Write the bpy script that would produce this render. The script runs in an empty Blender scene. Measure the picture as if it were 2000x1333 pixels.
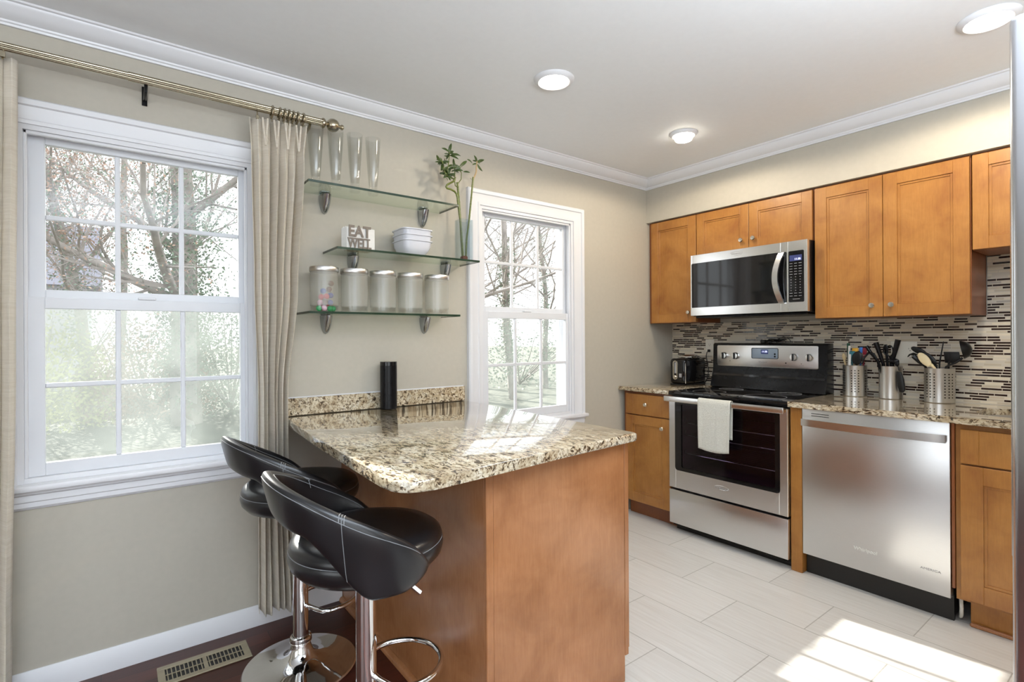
import bpy, bmesh, math, random
from mathutils import Vector, Matrix
R = math.radians
PI = math.pi
scene = bpy.context.scene
COL = scene.collection

# ------------------------------------------------------------------ camera
cam_d = bpy.data.cameras.new('camera'); cam = bpy.data.objects.new('camera', cam_d); COL.objects.link(cam)
yaw, pitch, roll = 0.920331, 0.000262, -0.00567
fwd = Vector((math.cos(yaw)*math.cos(pitch), math.sin(yaw)*math.cos(pitch), math.sin(pitch)))
rt = Vector((math.sin(yaw), -math.cos(yaw), 0)); up = rt.cross(fwd)
rt2 = math.cos(roll)*rt + math.sin(roll)*up; up2 = -math.sin(roll)*rt + math.cos(roll)*up
M = Matrix((rt2, up2, -fwd)).transposed().to_4x4(); M.translation = Vector((-3.5527, -2.5281, 1.2692))
cam.matrix_world = M
cam_d.sensor_width = 36; cam_d.lens = 1018.39/2000*36; cam_d.shift_y = -7.8/2000
cam_d.clip_start = 0.02; cam_d.clip_end = 300
scene.camera = cam

# ------------------------------------------------------------------ light and exposure
scene.view_settings.view_transform = 'Standard'; scene.view_settings.look = 'None'
scene.view_settings.exposure = 0.12; scene.view_settings.gamma = 1.0; scene.view_settings.use_curve_mapping = False
world = bpy.data.worlds.new('world'); scene.world = world; world.use_nodes = True
wn = world.node_tree.nodes; wl = world.node_tree.links
bg = wn['Background']; bg.inputs['Color'].default_value = (0.93, 0.97, 1.0, 1); bg.inputs['Strength'].default_value = 2.3

def lamp(name, kind, loc, energy, color=(1, 1, 1), rot=None, **kw):
    d = bpy.data.lights.new(name, kind); d.energy = energy; d.color = color
    for k, v in kw.items(): setattr(d, k, v)
    o = bpy.data.objects.new(name, d); COL.objects.link(o); o.location = loc
    if rot is not None: o.rotation_euler = rot
    return o
sun_dir = Vector((0.125, -1.0, -0.515)).normalized()
sun = lamp('sun', 'SUN', (-3, 8, 8), 20.0, (1.0, 0.96, 0.88), angle=R(0.6))
sun.rotation_euler = sun_dir.to_track_quat('-Z', 'Y').to_euler()
# added fill lamps, unseen, set at the rear and left wall openings
lamp('rear_fill', 'AREA', (-4.4, -4.7, 1.15), 2, (0.80, 0.89, 1.0), (R(90), 0, 0), shape='RECTANGLE', size=3.2, size_y=2.1)
lamp('side_fill', 'AREA', (-6.2, -2.6, 1.3), 4, (0.84, 0.91, 1.0), (0, R(-90), 0), shape='RECTANGLE', size=1.5, size_y=1.8)
# added fill lamps aimed up, out of view, to brighten the ceiling
lamp('ceiling_fill_dining', 'AREA', (-3.7, -3.3, 1.80), 98, (0.80, 0.90, 1.0), (R(180), 0, 0), shape='DISK', size=0.5)
lamp('ceiling_fill_kitchen', 'AREA', (-2.35, -2.90, 1.85), 62, (0.84, 0.91, 1.0), (R(180), 0, 0), shape='DISK', size=0.8)

# ------------------------------------------------------------------ materials
MATS = {}
class NT:
    def __init__(s, name):
        s.m = bpy.data.materials.new(name); s.m.use_nodes = True
        s.t = s.m.node_tree; s.n = s.t.nodes; s.b = s.n['Principled BSDF']; MATS[name] = s.m
    def new(s, kind, **kw):
        n = s.n.new(kind)
        for k, v in kw.items():
            if k in n.inputs: n.inputs[k].default_value = v
            else: setattr(n, k, v)
        return n
    def link(s, a, b): s.t.links.new(a, b)
    def coord(s, scale=(1, 1, 1), rot=(0, 0, 0)):
        c = s.new('ShaderNodeTexCoord'); mp = s.new('ShaderNodeMapping')
        mp.inputs['Scale'].default_value = scale; mp.inputs['Rotation'].default_value = rot
        s.link(c.outputs['Object'], mp.inputs['Vector']); return mp.outputs['Vector']
    def noise(s, vec, scale, detail=3, rough=0.5, dist=0):
        n = s.new('ShaderNodeTexNoise'); n.inputs['Scale'].default_value = scale; n.inputs['Detail'].default_value = detail
        n.inputs['Roughness'].default_value = rough; n.inputs['Distortion'].default_value = dist
        s.link(vec, n.inputs['Vector']); return n.outputs['Fac']
    def ramp(s, fac, stops, interp='LINEAR'):
        n = s.new('ShaderNodeValToRGB'); n.color_ramp.interpolation = interp
        e = n.color_ramp.elements
        while len(e) < len(stops): e.new(0.5)
        for i, (p, c) in enumerate(stops): e[i].position = p; e[i].color = (*c, 1)
        s.link(fac, n.inputs['Fac']); return n.outputs['Color']
    def mix(s, fac, a, b, blend='MIX'):
        n = s.new('ShaderNodeMix', data_type='RGBA', blend_type=blend)
        for v, i in ((fac, 0), (a, 6), (b, 7)):
            if hasattr(v, 'links'): s.link(v, n.inputs[i])
            else: n.inputs[i].default_value = v if i == 0 else (*v, 1)
        return n.outputs[2]
    def math(s, op, a, b=None, c=None):
        n = s.new('ShaderNodeMath', operation=op)
        for i, v in enumerate((a, b, c)):
            if v is None: continue
            if hasattr(v, 'links'): s.link(v, n.inputs[i])
            else: n.inputs[i].default_value = v
        return n.outputs[0]
    def bump(s, h, strength=0.2, dist=0.002):
        n = s.new('ShaderNodeBump'); n.inputs['Strength'].default_value = strength; n.inputs['Distance'].default_value = dist
        s.link(h, n.inputs['Height']); s.link(n.outputs['Normal'], s.b.inputs['Normal'])
    def set(s, **kw):
        for k, v in kw.items():
            k = k.replace('_', ' ')
            i = s.b.inputs[k]
            if hasattr(v, 'links'): s.link(v, i)
            elif isinstance(v, tuple): i.default_value = (*v, 1) if len(v) == 3 else v
            else: i.default_value = v
        return s

def plain(name, col, rough=0.5, metal=0.0, var=0.06, scale=20, bump=0, **kw):
    m = NT(name); v = m.coord()
    f = m.noise(v, scale, 3)
    dark = tuple(c*(1-var) for c in col); light = tuple(min(1, c*(1+var)) for c in col)
    m.set(Base_Color=m.ramp(f, [(0.3, dark), (0.7, light)]), Roughness=rough, Metallic=metal, **kw)
    if bump: m.bump(f, bump)
    return m.m

def wood(name, c1, c2, c3, stretch=(1, 1, 1), rough=0.36, coat=0.10):
    m = NT(name)
    v = m.coord(); blot = m.noise(v, 5.5, 4, 0.6, 0.4)
    g = m.coord(stretch); gr = m.noise(g, 26, 6, 0.65, 0.6)
    base = m.ramp(blot, [(0.3, c1), (0.52, c2), (0.75, c3)])
    grain = m.ramp(gr, [(0.35, (0.80, 0.76, 0.72)), (0.6, (1, 1, 1))])
    m.set(Base_Color=m.mix(0.55, base, grain, 'MULTIPLY'), Roughness=rough, Coat_Weight=coat, Coat_Roughness=0.25)
    m.bump(gr, 0.05, 0.001)
    return m.m

plain('wall_paint', (0.46, 0.43, 0.365), 0.6, var=0.02, scale=40, bump=0.03)
plain('ceiling_paint', (0.79, 0.81, 0.83), 0.7, var=0.01, scale=40)
plain('trim_paint', (0.72, 0.73, 0.76), 0.32, var=0.01, scale=10)
plain('vinyl_white', (0.70, 0.72, 0.76), 0.3, var=0.01, scale=10)
wood('maple', (0.30, 0.115, 0.023), (0.39, 0.170, 0.036), (0.46, 0.216, 0.052), (6, 6, 0.5))
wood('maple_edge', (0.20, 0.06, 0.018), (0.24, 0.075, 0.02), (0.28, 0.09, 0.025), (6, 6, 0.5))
wood('maple_panel', (0.31, 0.125, 0.045), (0.39, 0.168, 0.067), (0.45, 0.20, 0.085), (6, 6, 0.5), 0.24, 0.35)
plain('toe_dark', (0.012, 0.011, 0.01), 0.5)

def stainless(name, base=(0.72, 0.72, 0.72), rough=0.29, st=(2, 2, 160), aniso=0.6):
    m = NT(name); v = m.coord(st); n = m.noise(v, 12, 4, 0.6)
    r = m.new('ShaderNodeMapRange'); r.inputs['To Min'].default_value = rough-0.02; r.inputs['To Max'].default_value = rough+0.03
    m.link(n, r.inputs['Value'])
    c = tuple(x*0.94 for x in base)
    m.set(Base_Color=m.ramp(n, [(0.3, c), (0.7, base)]), Metallic=1.0, Roughness=r.outputs[0])
    m.bump(n, 0.006, 0.0003)
    return m.m
stainless('steel_brushed')
stainless('steel_bright', (0.80, 0.80, 0.79), 0.22)
stainless('steel_vertical', (0.66, 0.65, 0.63), 0.33, (120, 120, 1.5))
stainless('steel_fridge', (0.70, 0.71, 0.74), 0.22, (3, 3, 140))
plain('chrome', (0.88, 0.88, 0.88), 0.05, 1.0, var=0.01)
plain('chrome_dark_reflect', (0.42, 0.44, 0.47), 0.10, 1.0, var=0.02)  # bracket chrome with its dark blue-grey reflections put into the base colour
plain('nickel', (0.72, 0.68, 0.60), 0.20, 1.0, var=0.03)
plain('antique_brass', (0.42, 0.37, 0.27), 0.24, 1.0, var=0.10, scale=60)
plain('black_gloss', (0.006, 0.006, 0.007), 0.06, var=0.0)
plain('black_plastic', (0.009, 0.009, 0.009), 0.35, var=0.1, Specular_IOR_Level=0.3)
plain('black_satin', (0.006, 0.006, 0.007), 0.25, var=0.1, Specular_IOR_Level=0.22)
plain('display_blue_grey', (0.30, 0.37, 0.45), 0.2, var=0.05)
plain('grey_print', (0.35, 0.35, 0.36), 0.5, var=0.0)
plain('light_print', (0.78, 0.80, 0.78), 0.5, var=0.0)
plain('porcelain', (0.66, 0.68, 0.74), 0.12, var=0.01)
plain('paper_white', (0.78, 0.77, 0.74), 0.8, var=0.03, scale=60)
plain('outlet_ivory', (0.74, 0.71, 0.62), 0.35, var=0.01)
plain('vent_beige', (0.36, 0.31, 0.21), 0.45, 0.2, var=0.08)
plain('rubber_black', (0.008, 0.008, 0.008), 0.6)
plain('green_plastic', (0.01, 0.07, 0.035), 0.4); plain('white_plastic', (0.75, 0.74, 0.70), 0.4)
plain('yellow_plastic', (0.80, 0.42, 0.03), 0.4); plain('teal_plastic', (0.03, 0.18, 0.22), 0.4)
plain('blue_plastic', (0.05, 0.20, 0.60), 0.4); plain('red_plastic', (0.30, 0.01, 0.03), 0.4)
plain('cream_plastic', (0.80, 0.68, 0.42), 0.35); plain('tan_wood', (0.50, 0.38, 0.20), 0.5)
plain('bark_red', (0.14, 0.03, 0.012), 0.8)
plain('oven_purple', (0.13, 0.07, 0.09), 0.5, var=0.3, scale=4)
plain('stitch_thread', (0.22, 0.23, 0.24), 0.6)
plain('candy_red', (0.5, 0.05, 0.06), 0.5); plain('candy_blue', (0.06, 0.10, 0.35), 0.5)
plain('candy_green', (0.03, 0.30, 0.10), 0.4); plain('candy_brown', (0.13, 0.06, 0.04), 0.5); plain('candy_pink', (0.6, 0.35, 0.45), 0.5)

m = NT('black_leather'); v = m.coord(); f = m.noise(v, 260, 3); g = m.noise(v, 9, 2)
m.set(Base_Color=m.ramp(g, [(0.3, (0.008, 0.008, 0.009)), (0.7, (0.014, 0.014, 0.016))]), Roughness=0.30, Coat_Weight=0.25, Coat_Roughness=0.22)
m.bump(f, 0.12, 0.0008)

m = NT('granite'); v = m.coord((1.0, 0.45, 1.0), (0, 0, R(38)))
n1 = m.noise(v, 26, 5, 0.6, 0.8); n2 = m.noise(v, 120, 4, 0.65, 0.4); n3 = m.noise(v, 62, 5, 0.72, 1.0); n4 = m.noise(v, 9, 3, 0.5, 0.5)
base = m.ramp(n1, [(0.30, (0.42, 0.33, 0.22)), (0.45, (0.62, 0.54, 0.39)), (0.60, (0.72, 0.67, 0.54)), (0.75, (0.60, 0.59, 0.54))])
spk = m.ramp(n2, [(0.38, (0.30, 0.25, 0.20)), (0.47, (0.85, 0.80, 0.74)), (0.55, (1, 1, 1))])
vein = m.ramp(n3, [(0.385, (0.035, 0.028, 0.025)), (0.43, (0.20, 0.14, 0.10)), (0.465, (0.78, 0.70, 0.62)), (0.50, (1, 1, 1))])
big = m.ramp(n4, [(0.35, (0.72, 0.66, 0.58)), (0.55, (1, 1, 1))])
m.set(Base_Color=m.mix(0.7, m.mix(0.95, m.mix(0.75, base, spk, 'MULTIPLY'), vein, 'MULTIPLY'), big, 'MULTIPLY'), Roughness=0.08, IOR=1.5, Coat_Weight=1.0, Coat_IOR=1.5, Coat_Roughness=0.02)

def mosaic():
    m = NT('mosaic_tile')
    c = m.new('ShaderNodeTexCoord'); sp = m.new('ShaderNodeSeparateXYZ'); m.link(c.outputs['Object'], sp.inputs[0])
    z = m.math('DIVIDE', sp.outputs['Z'], 0.0138); row = m.math('FLOOR', z); fz = m.math('FRACT', z)
    yy = m.math('DIVIDE', sp.outputs['Y'], 0.066)
    w = m.math('ADD', yy, m.math('MULTIPLY', row, 37.17))
    vo = m.new('ShaderNodeTexVoronoi', voronoi_dimensions='1D', feature='F1'); m.link(w, vo.inputs['W']); vo.inputs['Scale'].default_value = 1.0
    ve = m.new('ShaderNodeTexVoronoi', voronoi_dimensions='1D', feature='DISTANCE_TO_EDGE'); m.link(w, ve.inputs['W']); ve.inputs['Scale'].default_value = 1.0
    sc = m.new('ShaderNodeSeparateColor'); m.link(vo.outputs['Color'], sc.inputs[0])
    r = sc.outputs[0]
    col = m.ramp(r, [(0.0, (0.022, 0.008, 0.006)), (0.38, (0.07, 0.045, 0.032)), (0.46, (0.50, 0.43, 0.32)), (0.62, (0.66, 0.59, 0.46)), (0.80, (0.56, 0.51, 0.43)), (0.94, (0.38, 0.34, 0.29))], 'CONSTANT')
    e1 = m.math('LESS_THAN', fz, 0.34); e2 = m.math('LESS_THAN', ve.outputs['Distance'], 0.020)
    gr = m.math('MAXIMUM', e1, e2)
    glass = m.math('LESS_THAN', r, 0.46)
    rough = m.math('SUBTRACT', 0.34, m.math('MULTIPLY', glass, 0.27))
    rough = m.math('MAXIMUM', rough, m.math('MULTIPLY', gr, 0.7))
    m.set(Base_Color=m.mix(gr, col, (0.58, 0.53, 0.44)), Roughness=rough)
    m.bump(m.math('SUBTRACT', 1.0, gr), 0.5, 0.0015)
mosaic()

def floor_tile():
    m = NT('porcelain_plank_tile'); v = m.coord((1, 1, 1), (0, 0, R(90)))
    c = m.new('ShaderNodeTexCoord'); sp = m.new('ShaderNodeSeparateXYZ'); m.link(c.outputs['Object'], sp.inputs[0])
    u = m.math('ADD', m.math('MULTIPLY', sp.outputs['Y'], 1.0), 3.63)
    w = m.math('ADD', sp.outputs['X'], 6.07+0.61)
    cb = m.new('ShaderNodeCombineXYZ'); m.link(u, cb.inputs[0]); m.link(w, cb.inputs[1])
    b = m.new('ShaderNodeTexBrick'); m.link(cb.outputs[0], b.inputs['Vector'])
    b.inputs['Scale'].default_value = 1; b.inputs['Brick Width'].default_value = 0.61; b.inputs['Row Height'].default_value = 0.305
    b.inputs['Mortar Size'].default_value = 0.0022; b.inputs['Mortar Smooth'].default_value = 0.1; b.offset = 0.5
    b.inputs['Color1'].default_value = (0.66, 0.65, 0.625, 1); b.inputs['Color2'].default_value = (0.71, 0.70, 0.675, 1); b.inputs['Mortar'].default_value = (0.42, 0.41, 0.38, 1)
    g = m.coord((26, 1.2, 1)); n = m.noise(g, 3, 5, 0.6)
    st = m.ramp(n, [(0.3, (0.86, 0.84, 0.82)), (0.65, (1, 1, 1))])
    m.set(Base_Color=m.mix(0.9, b.outputs['Color'], st, 'MULTIPLY'), Roughness=0.30)
    m.bump(m.math('SUBTRACT', 1.0, b.outputs['Fac']), 0.3, 0.001)
floor_tile()

def hardwood():
    m = NT('dark_hardwood')
    c = m.new('ShaderNodeTexCoord'); b = m.new('ShaderNodeTexBrick'); m.link(c.outputs['Object'], b.inputs['Vector'])
    b.inputs['Scale'].default_value = 1; b.inputs['Brick Width'].default_value = 0.9; b.inputs['Row Height'].default_value = 0.083
    b.inputs['Mortar Size'].default_value = 0.0012; b.offset = 0.37
    b.inputs['Color1'].default_value = (0.105, 0.026, 0.014, 1); b.inputs['Color2'].default_value = (0.060, 0.014, 0.009, 1); b.inputs['Mortar'].default_value = (0.012, 0.004, 0.003, 1)
    g = m.coord((1.5, 30, 1)); n = m.noise(g, 4, 6, 0.65, 0.5)
    m.set(Base_Color=m.mix(0.8, b.outputs['Color'], m.ramp(n, [(0.3, (0.5, 0.4, 0.4)), (0.65, (1, 1, 1))]), 'MULTIPLY'), Roughness=0.33)
hardwood()

m = NT('linen'); v1 = m.coord((1, 1, 1)); g = m.coord((9, 9, 260)); n = m.noise(g, 1.0, 4, 0.7); n2 = m.noise(m.coord((2, 2, 30)), 3, 3)
m.set(Base_Color=m.mix(0.6, m.ramp(n, [(0.3, (0.74, 0.69, 0.60)), (0.6, (0.90, 0.86, 0.78))]), m.ramp(n2, [(0.3, (0.9, 0.88, 0.84)), (0.7, (1, 1, 1))]), 'MULTIPLY'), Roughness=0.85, Sheen_Weight=0.3)
m.bump(n, 0.35, 0.001)
tr = m.new('ShaderNodeBsdfTranslucent'); tr.inputs['Color'].default_value = (0.8, 0.72, 0.58, 1)
mx = m.new('ShaderNodeMixShader'); mx.inputs[0].default_value = 0.36
m.link(m.b.outputs[0], mx.inputs[1]); m.link(tr.outputs[0], mx.inputs[2]); m.link(mx.outputs[0], m.n['Material Output'].inputs[0])

m = NT('towel_cotton'); n = m.noise(m.coord(), 300, 3); w = m.new('ShaderNodeTexVoronoi'); w.inputs['Scale'].default_value = 150; m.link(m.coord(), w.inputs['Vector'])
m.set(Base_Color=m.ramp(n, [(0.3, (0.56, 0.56, 0.50)), (0.7, (0.68, 0.68, 0.62))]), Roughness=0.95, Sheen_Weight=0.3); m.bump(w.outputs['Distance'], 0.6, 0.002)

def clear_glass(name, tint, gloss=0.05, edge=0.6):
    m = NT(name); t = m.new('ShaderNodeBsdfTransparent'); t.inputs['Color'].default_value = (*tint, 1)
    g = m.new('ShaderNodeBsdfGlossy'); g.inputs['Roughness'].default_value = gloss; g.inputs['Color'].default_value = (0.95, 0.97, 0.97, 1)
    lw = m.new('ShaderNodeLayerWeight'); lw.inputs['Blend'].default_value = 0.5
    fr = m.math('ADD', 0.035, m.math('MULTIPLY', m.math('POWER', lw.outputs['Facing'], 4.0), edge))
    mx = m.new('ShaderNodeMixShader'); m.link(fr, mx.inputs[0]); m.link(t.outputs[0], mx.inputs[1]); m.link(g.outputs[0], mx.inputs[2])
    m.link(mx.outputs[0], m.n['Material Output'].inputs[0]); return m
clear_glass('window_glass', (0.97, 0.98, 0.98), 0.0)
clear_glass('drinking_glass', (0.955, 0.96, 0.955), 0.02, 0.45)
clear_glass('shelf_glass', (0.89, 0.93, 0.88), 0.02)
clear_glass('vase_glass', (0.88, 0.92, 0.94), 0.03, 1.0)
clear_glass('smoked_glass', (0.055, 0.05, 0.07), 0.03)
clear_glass('oven_glass', (0.42, 0.36, 0.46), 0.03)
m = NT('glass_edge_green'); m.set(Base_Color=(0.012, 0.035, 0.018), Roughness=0.12)
m = NT('frosted_glass'); t = m.new('ShaderNodeBsdfTransparent'); t.inputs['Color'].default_value = (0.97, 0.98, 0.97, 1)
d = m.new('ShaderNodeBsdfDiffuse'); d.inputs['Color'].default_value = (0.56, 0.55, 0.50, 1)
mx = m.new('ShaderNodeMixShader'); mx.inputs[0].default_value = 0.30; m.link(t.outputs[0], mx.inputs[1]); m.link(d.outputs[0], mx.inputs[2])
g = m.new('ShaderNodeBsdfGlossy'); g.inputs['Roughness'].default_value = 0.25; mx2 = m.new('ShaderNodeMixShader'); mx2.inputs[0].default_value = 0.07
m.link(mx.outputs[0], mx2.inputs[1]); m.link(g.outputs[0], mx2.inputs[2]); m.link(mx2.outputs[0], m.n['Material Output'].inputs[0])

def screen(name, lo, hi):
    m = NT(name); t = m.new('ShaderNodeBsdfTransparent'); t.inputs['Color'].default_value = (1, 1, 1, 1)
    d = m.new('ShaderNodeBsdfTranslucent'); d.inputs['Color'].default_value = (0.135, 0.15, 0.145, 1)
    wv = m.noise(m.coord((1, 1, 1)), 3, 3); rr = m.new('ShaderNodeMapRange'); rr.inputs['To Min'].default_value = lo; rr.inputs['To Max'].default_value = hi; m.link(wv, rr.inputs['Value'])
    mx = m.new('ShaderNodeMixShader'); m.link(rr.outputs[0], mx.inputs[0]); m.link(t.outputs[0], mx.inputs[1]); m.link(d.outputs[0], mx.inputs[2]); m.link(mx.outputs[0], m.n['Material Output'].inputs[0])
screen('insect_screen', 0.32, 0.42)
screen('insect_screen_dense', 0.58, 0.66)  # denser translucent mix for the large window

def emit(name, col, st):
    m = NT(name); m.set(Base_Color=col, Emission_Color=col, Emission_Strength=st); return m
emit('bulb_glow', (1.0, 0.93, 0.78), 16.0); emit('clock_digits', (0.70, 0.75, 1.0), 2.2)
emit('clock_window', (0.02, 0.03, 0.12), 0.4)

m = NT('bamboo_stalk'); n = m.noise(m.coord((1, 1, 6)), 20, 3); m.set(Base_Color=m.ramp(n, [(0.3, (0.075, 0.10, 0.015)), (0.7, (0.15, 0.175, 0.03))]), Roughness=0.35)
plain('bamboo_leaf', (0.040, 0.070, 0.013), 0.4, var=0.35, scale=60)
plain('bamboo_dry', (0.40, 0.28, 0.14), 0.6)
plain('tree_bark', (0.30, 0.27, 0.25), 0.9, var=0.25, scale=3)
plain('ivy_leaf', (0.17, 0.22, 0.16), 0.7, var=0.4, scale=3)
plain('russet_leaf', (0.36, 0.24, 0.18), 0.8, var=0.4, scale=2)
plain('hedge_leaf', (0.40, 0.42, 0.16), 0.8, var=0.4, scale=2)
plain('lawn', (0.105, 0.11, 0.085), 0.95, var=0.3, scale=1.2)
plain('house_siding', (0.45, 0.44, 0.50), 0.8); plain('house_roof', (0.27, 0.27, 0.33), 0.8)
plain('soffit_ext', (0.6, 0.6, 0.58), 0.8)

# ------------------------------------------------------------------ mesh helpers
class MB:
    def __init__(s): s.bm = bmesh.new()
    def box(s, x0, x1, y0, y1, z0, z1, bev=0.0, seg=1):
        if x0 > x1: x0, x1 = x1, x0
        if y0 > y1: y0, y1 = y1, y0
        t = bmesh.new()
        vs = [t.verts.new((x, y, z)) for z in (z0, z1) for y in (y0, y1) for x in (x0, x1)]
        for f in ((0, 2, 3, 1), (4, 5, 7, 6), (0, 1, 5, 4), (2, 6, 7, 3), (0, 4, 6, 2), (1, 3, 7, 5)):
            t.faces.new([vs[i] for i in f])
        if bev > 0: bmesh.ops.bevel(t, geom=t.edges[:], offset=bev, segments=seg, affect='EDGES', profile=0.5)
        s.join(t); return s
    def join(s, t, mat=None):
        if mat is not None: bmesh.ops.transform(t, matrix=mat, verts=t.verts)
        mp = {}
        for v in t.verts: mp[v] = s.bm.verts.new(v.co)
        for f in t.faces:
            try: s.bm.faces.new([mp[v] for v in f.verts])
            except ValueError: pass
        t.free(); return s
    def lathe(s, prof, c=(0, 0, 0), seg=32, sx=1, sy=1, axis='z', close=False):
        t = bmesh.new(); rings = []
        for r, z in prof:
            if r < 1e-6: rings.append([t.verts.new((0, 0, z))])
            else: rings.append([t.verts.new((r*sx*math.cos(2*PI*k/seg), r*sy*math.sin(2*PI*k/seg), z)) for k in range(seg)])
        for a, b in zip(rings[:-1], rings[1:]):
            for k in range(seg):
                k2 = (k+1) % seg
                if len(a) == 1 and len(b) == 1: continue
                if len(a) == 1: t.faces.new((a[0], b[k2], b[k]))
                elif len(b) == 1: t.faces.new((a[k], a[k2], b[0]))
                else: t.faces.new((a[k], a[k2], b[k2], b[k]))
        if axis == 'x': bmesh.ops.transform(t, matrix=Matrix.Rotation(R(-90), 4, 'Y'), verts=t.verts)   # z -> -x
        if axis == 'y': bmesh.ops.transform(t, matrix=Matrix.Rotation(R(90), 4, 'X'), verts=t.verts)    # z -> -y
        bmesh.ops.translate(t, vec=Vector(c), verts=t.verts)
        s.join(t); return s
    def cyl(s, c, r, h, seg=32, axis='z', bev=0.0):
        b = min(bev, r*0.9, h*0.45)
        p = [(0, 0), (r-b, 0), (r, b), (r, h-b), (r-b, h), (0, h)] if b > 0 else [(0, 0), (r, 0), (r, h), (0, h)]
        return s.lathe(p, c, seg, axis=axis)
    def tube(s, pts, r, seg=10, closed=False, caps=True, flat=None):
        pts = [Vector(p) for p in pts]; n = len(pts)
        rs = r if isinstance(r, (list, tuple)) else [r]*n
        t = bmesh.new(); rings = []; prev = None
        for i, p in enumerate(pts):
            if closed: d = pts[(i+1) % n]-pts[i-1]
            else: d = pts[min(i+1, n-1)]-pts[max(i-1, 0)]
            d.normalize()
            if prev is None:
                a = Vector((0, 0, 1)) if abs(d.z) < 0.9 else Vector((1, 0, 0))
                u = d.cross(a).normalized()
            else:
                u = prev - d*prev.dot(d)
                u = u.normalized() if u.length > 1e-6 else d.orthogonal().normalized()
            prev = u; w = d.cross(u)
            rings.append([t.verts.new(p+(u*math.cos(2*PI*k/seg)+w*math.sin(2*PI*k/seg))*rs[i]) for k in range(seg)])
        m = n if closed else n-1
        for i in range(m):
            a, b = rings[i], rings[(i+1) % n]
            for k in range(seg): t.faces.new((a[k], a[(k+1) % seg], b[(k+1) % seg], b[k]))
        if caps and not closed:
            t.faces.new(rings[0][::-1]); t.faces.new(rings[-1])
        s.join(t); return s
    def prism(s, poly, axis, a, b, bev=0.0):
        t = bmesh.new()
        def P(p, h):
            return {'x': (h, p[0], p[1]), 'y': (p[0], h, p[1]), 'z': (p[0], p[1], h)}[axis]
        lo = [t.verts.new(P(p, a)) for p in poly]; hi = [t.verts.new(P(p, b)) for p in poly]
        n = len(poly)
        f1 = t.faces.new(lo[::-1]); f2 = t.faces.new(hi)
        for i in range(n): t.faces.new((lo[i], lo[(i+1) % n], hi[(i+1) % n], hi[i]))
        if bev > 0:
            es = [e for e in t.edges if (e.verts[0] in lo) == (e.verts[1] in lo)]
            bmesh.ops.bevel(t, geom=es, offset=bev, segments=2, affect='EDGES', profile=0.5)
        s.join(t); return s
    def sweep(s, path, prof, closed=False):
        """path: list of (point, [dir_out, dir_up]) ; prof: list of (a,b) -> p + a*dir_out + b*dir_up"""
        rows = [[s.bm.verts.new(Vector(p)+Vector(u)*a+Vector(w)*b) for a, b in prof] for p, u, w in path]
        n = len(rows); k = len(prof)
        for i in range(n if closed else n-1):
            r0, r1 = rows[i], rows[(i+1) % n]
            for j in range(k): s.bm.faces.new((r0[j], r0[(j+1) % k], r1[(j+1) % k], r1[j]))
        if not closed:
            s.bm.faces.new(rows[0][::-1]); s.bm.faces.new(rows[-1])
        return s
    def grid(s, fn, nu, nv, wrapu=False):
        V = [[s.bm.verts.new(fn(i, j)) for j in range(nv)] for i in range(nu)]
        for i in range(nu if wrapu else nu-1):
            for j in range(nv-1):
                s.bm.faces.new((V[i][j], V[(i+1) % nu][j], V[(i+1) % nu][j+1], V[i][j+1]))
        return s
    def quad(s, *p): s.bm.faces.new([s.bm.verts.new(q) for q in p]); return s

W = {}
def build(name, mb, mat, parent=None, loc=None, ang=35):
    bm = mb.bm
    bmesh.ops.recalc_face_normals(bm, faces=bm.faces[:])
    if parent is not None: off = W[parent]
    elif loc is not None: off = Vector(loc)
    else:
        xs = [v.co for v in bm.verts]
        lo = Vector([min(c[i] for c in xs) for i in range(3)]); hi = Vector([max(c[i] for c in xs) for i in range(3)])
        off = Vector(((lo.x+hi.x)/2, (lo.y+hi.y)/2, lo.z))
    bmesh.ops.translate(bm, vec=-off, verts=bm.verts)
    me = bpy.data.meshes.new(name); bm.to_mesh(me); bm.free()
    for p in me.polygons: p.use_smooth = len(p.vertices) <= 8 and p.area < 0.03
    me.set_sharp_from_angle(angle=R(ang))
    me.materials.append(MATS[mat])
    o = bpy.data.objects.new(name, me); COL.objects.link(o)
    if parent is not None: o.parent = parent
    else: o.location = off
    W[o] = off
    return o
def thing(name, label, cat, loc=(0, 0, 0), group=None):
    o = bpy.data.objects.new(name, None); COL.objects.link(o); o.location = loc; o.empty_display_size = 0.05
    W[o] = Vector(loc); tag(o, label, cat, group); return o
def tag(o, label, cat, group=None):
    o['label'] = label; o['category'] = cat
    if group: o['group'] = group
    return o
def struct(name, mb, mat, label=None, cat=None, loc=(0, 0, 0)):
    o = build(name, mb, mat, loc=loc); o['kind'] = 'structure'
    if label: o['label'] = label
    if cat: o['category'] = cat
    return o
def text(name, s, size, loc, face, mat, parent, ext=0.0006, bold=0.0, squash=1.0):
    cu = bpy.data.curves.new(name, 'FONT'); cu.body = s; cu.size = size; cu.extrude = ext; cu.offset = bold
    cu.align_x = 'CENTER'; cu.align_y = 'CENTER'
    tmp = bpy.data.objects.new(name+'_tmp', cu); COL.objects.link(tmp)
    dg = bpy.context.evaluated_depsgraph_get(); me = bpy.data.meshes.new_from_object(tmp.evaluated_get(dg))
    bpy.data.objects.remove(tmp); bpy.data.curves.remove(cu)
    me.name = name
    if face == '-x': rot = Matrix(((0, 0, -1), (-1, 0, 0), (0, 1, 0))).to_4x4()
    else: rot = Matrix(((1, 0, 0), (0, 0, -1), (0, 1, 0))).to_4x4()
    me.transform(Matrix.Translation(Vector(loc)-W[parent]) @ rot @ Matrix.Diagonal((squash, 1, 1, 1)))
    me.materials.clear(); me.materials.append(MATS[mat])
    o = bpy.data.objects.new(name, me); COL.objects.link(o); o.parent = parent; W[o] = W[parent]
    return o
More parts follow.
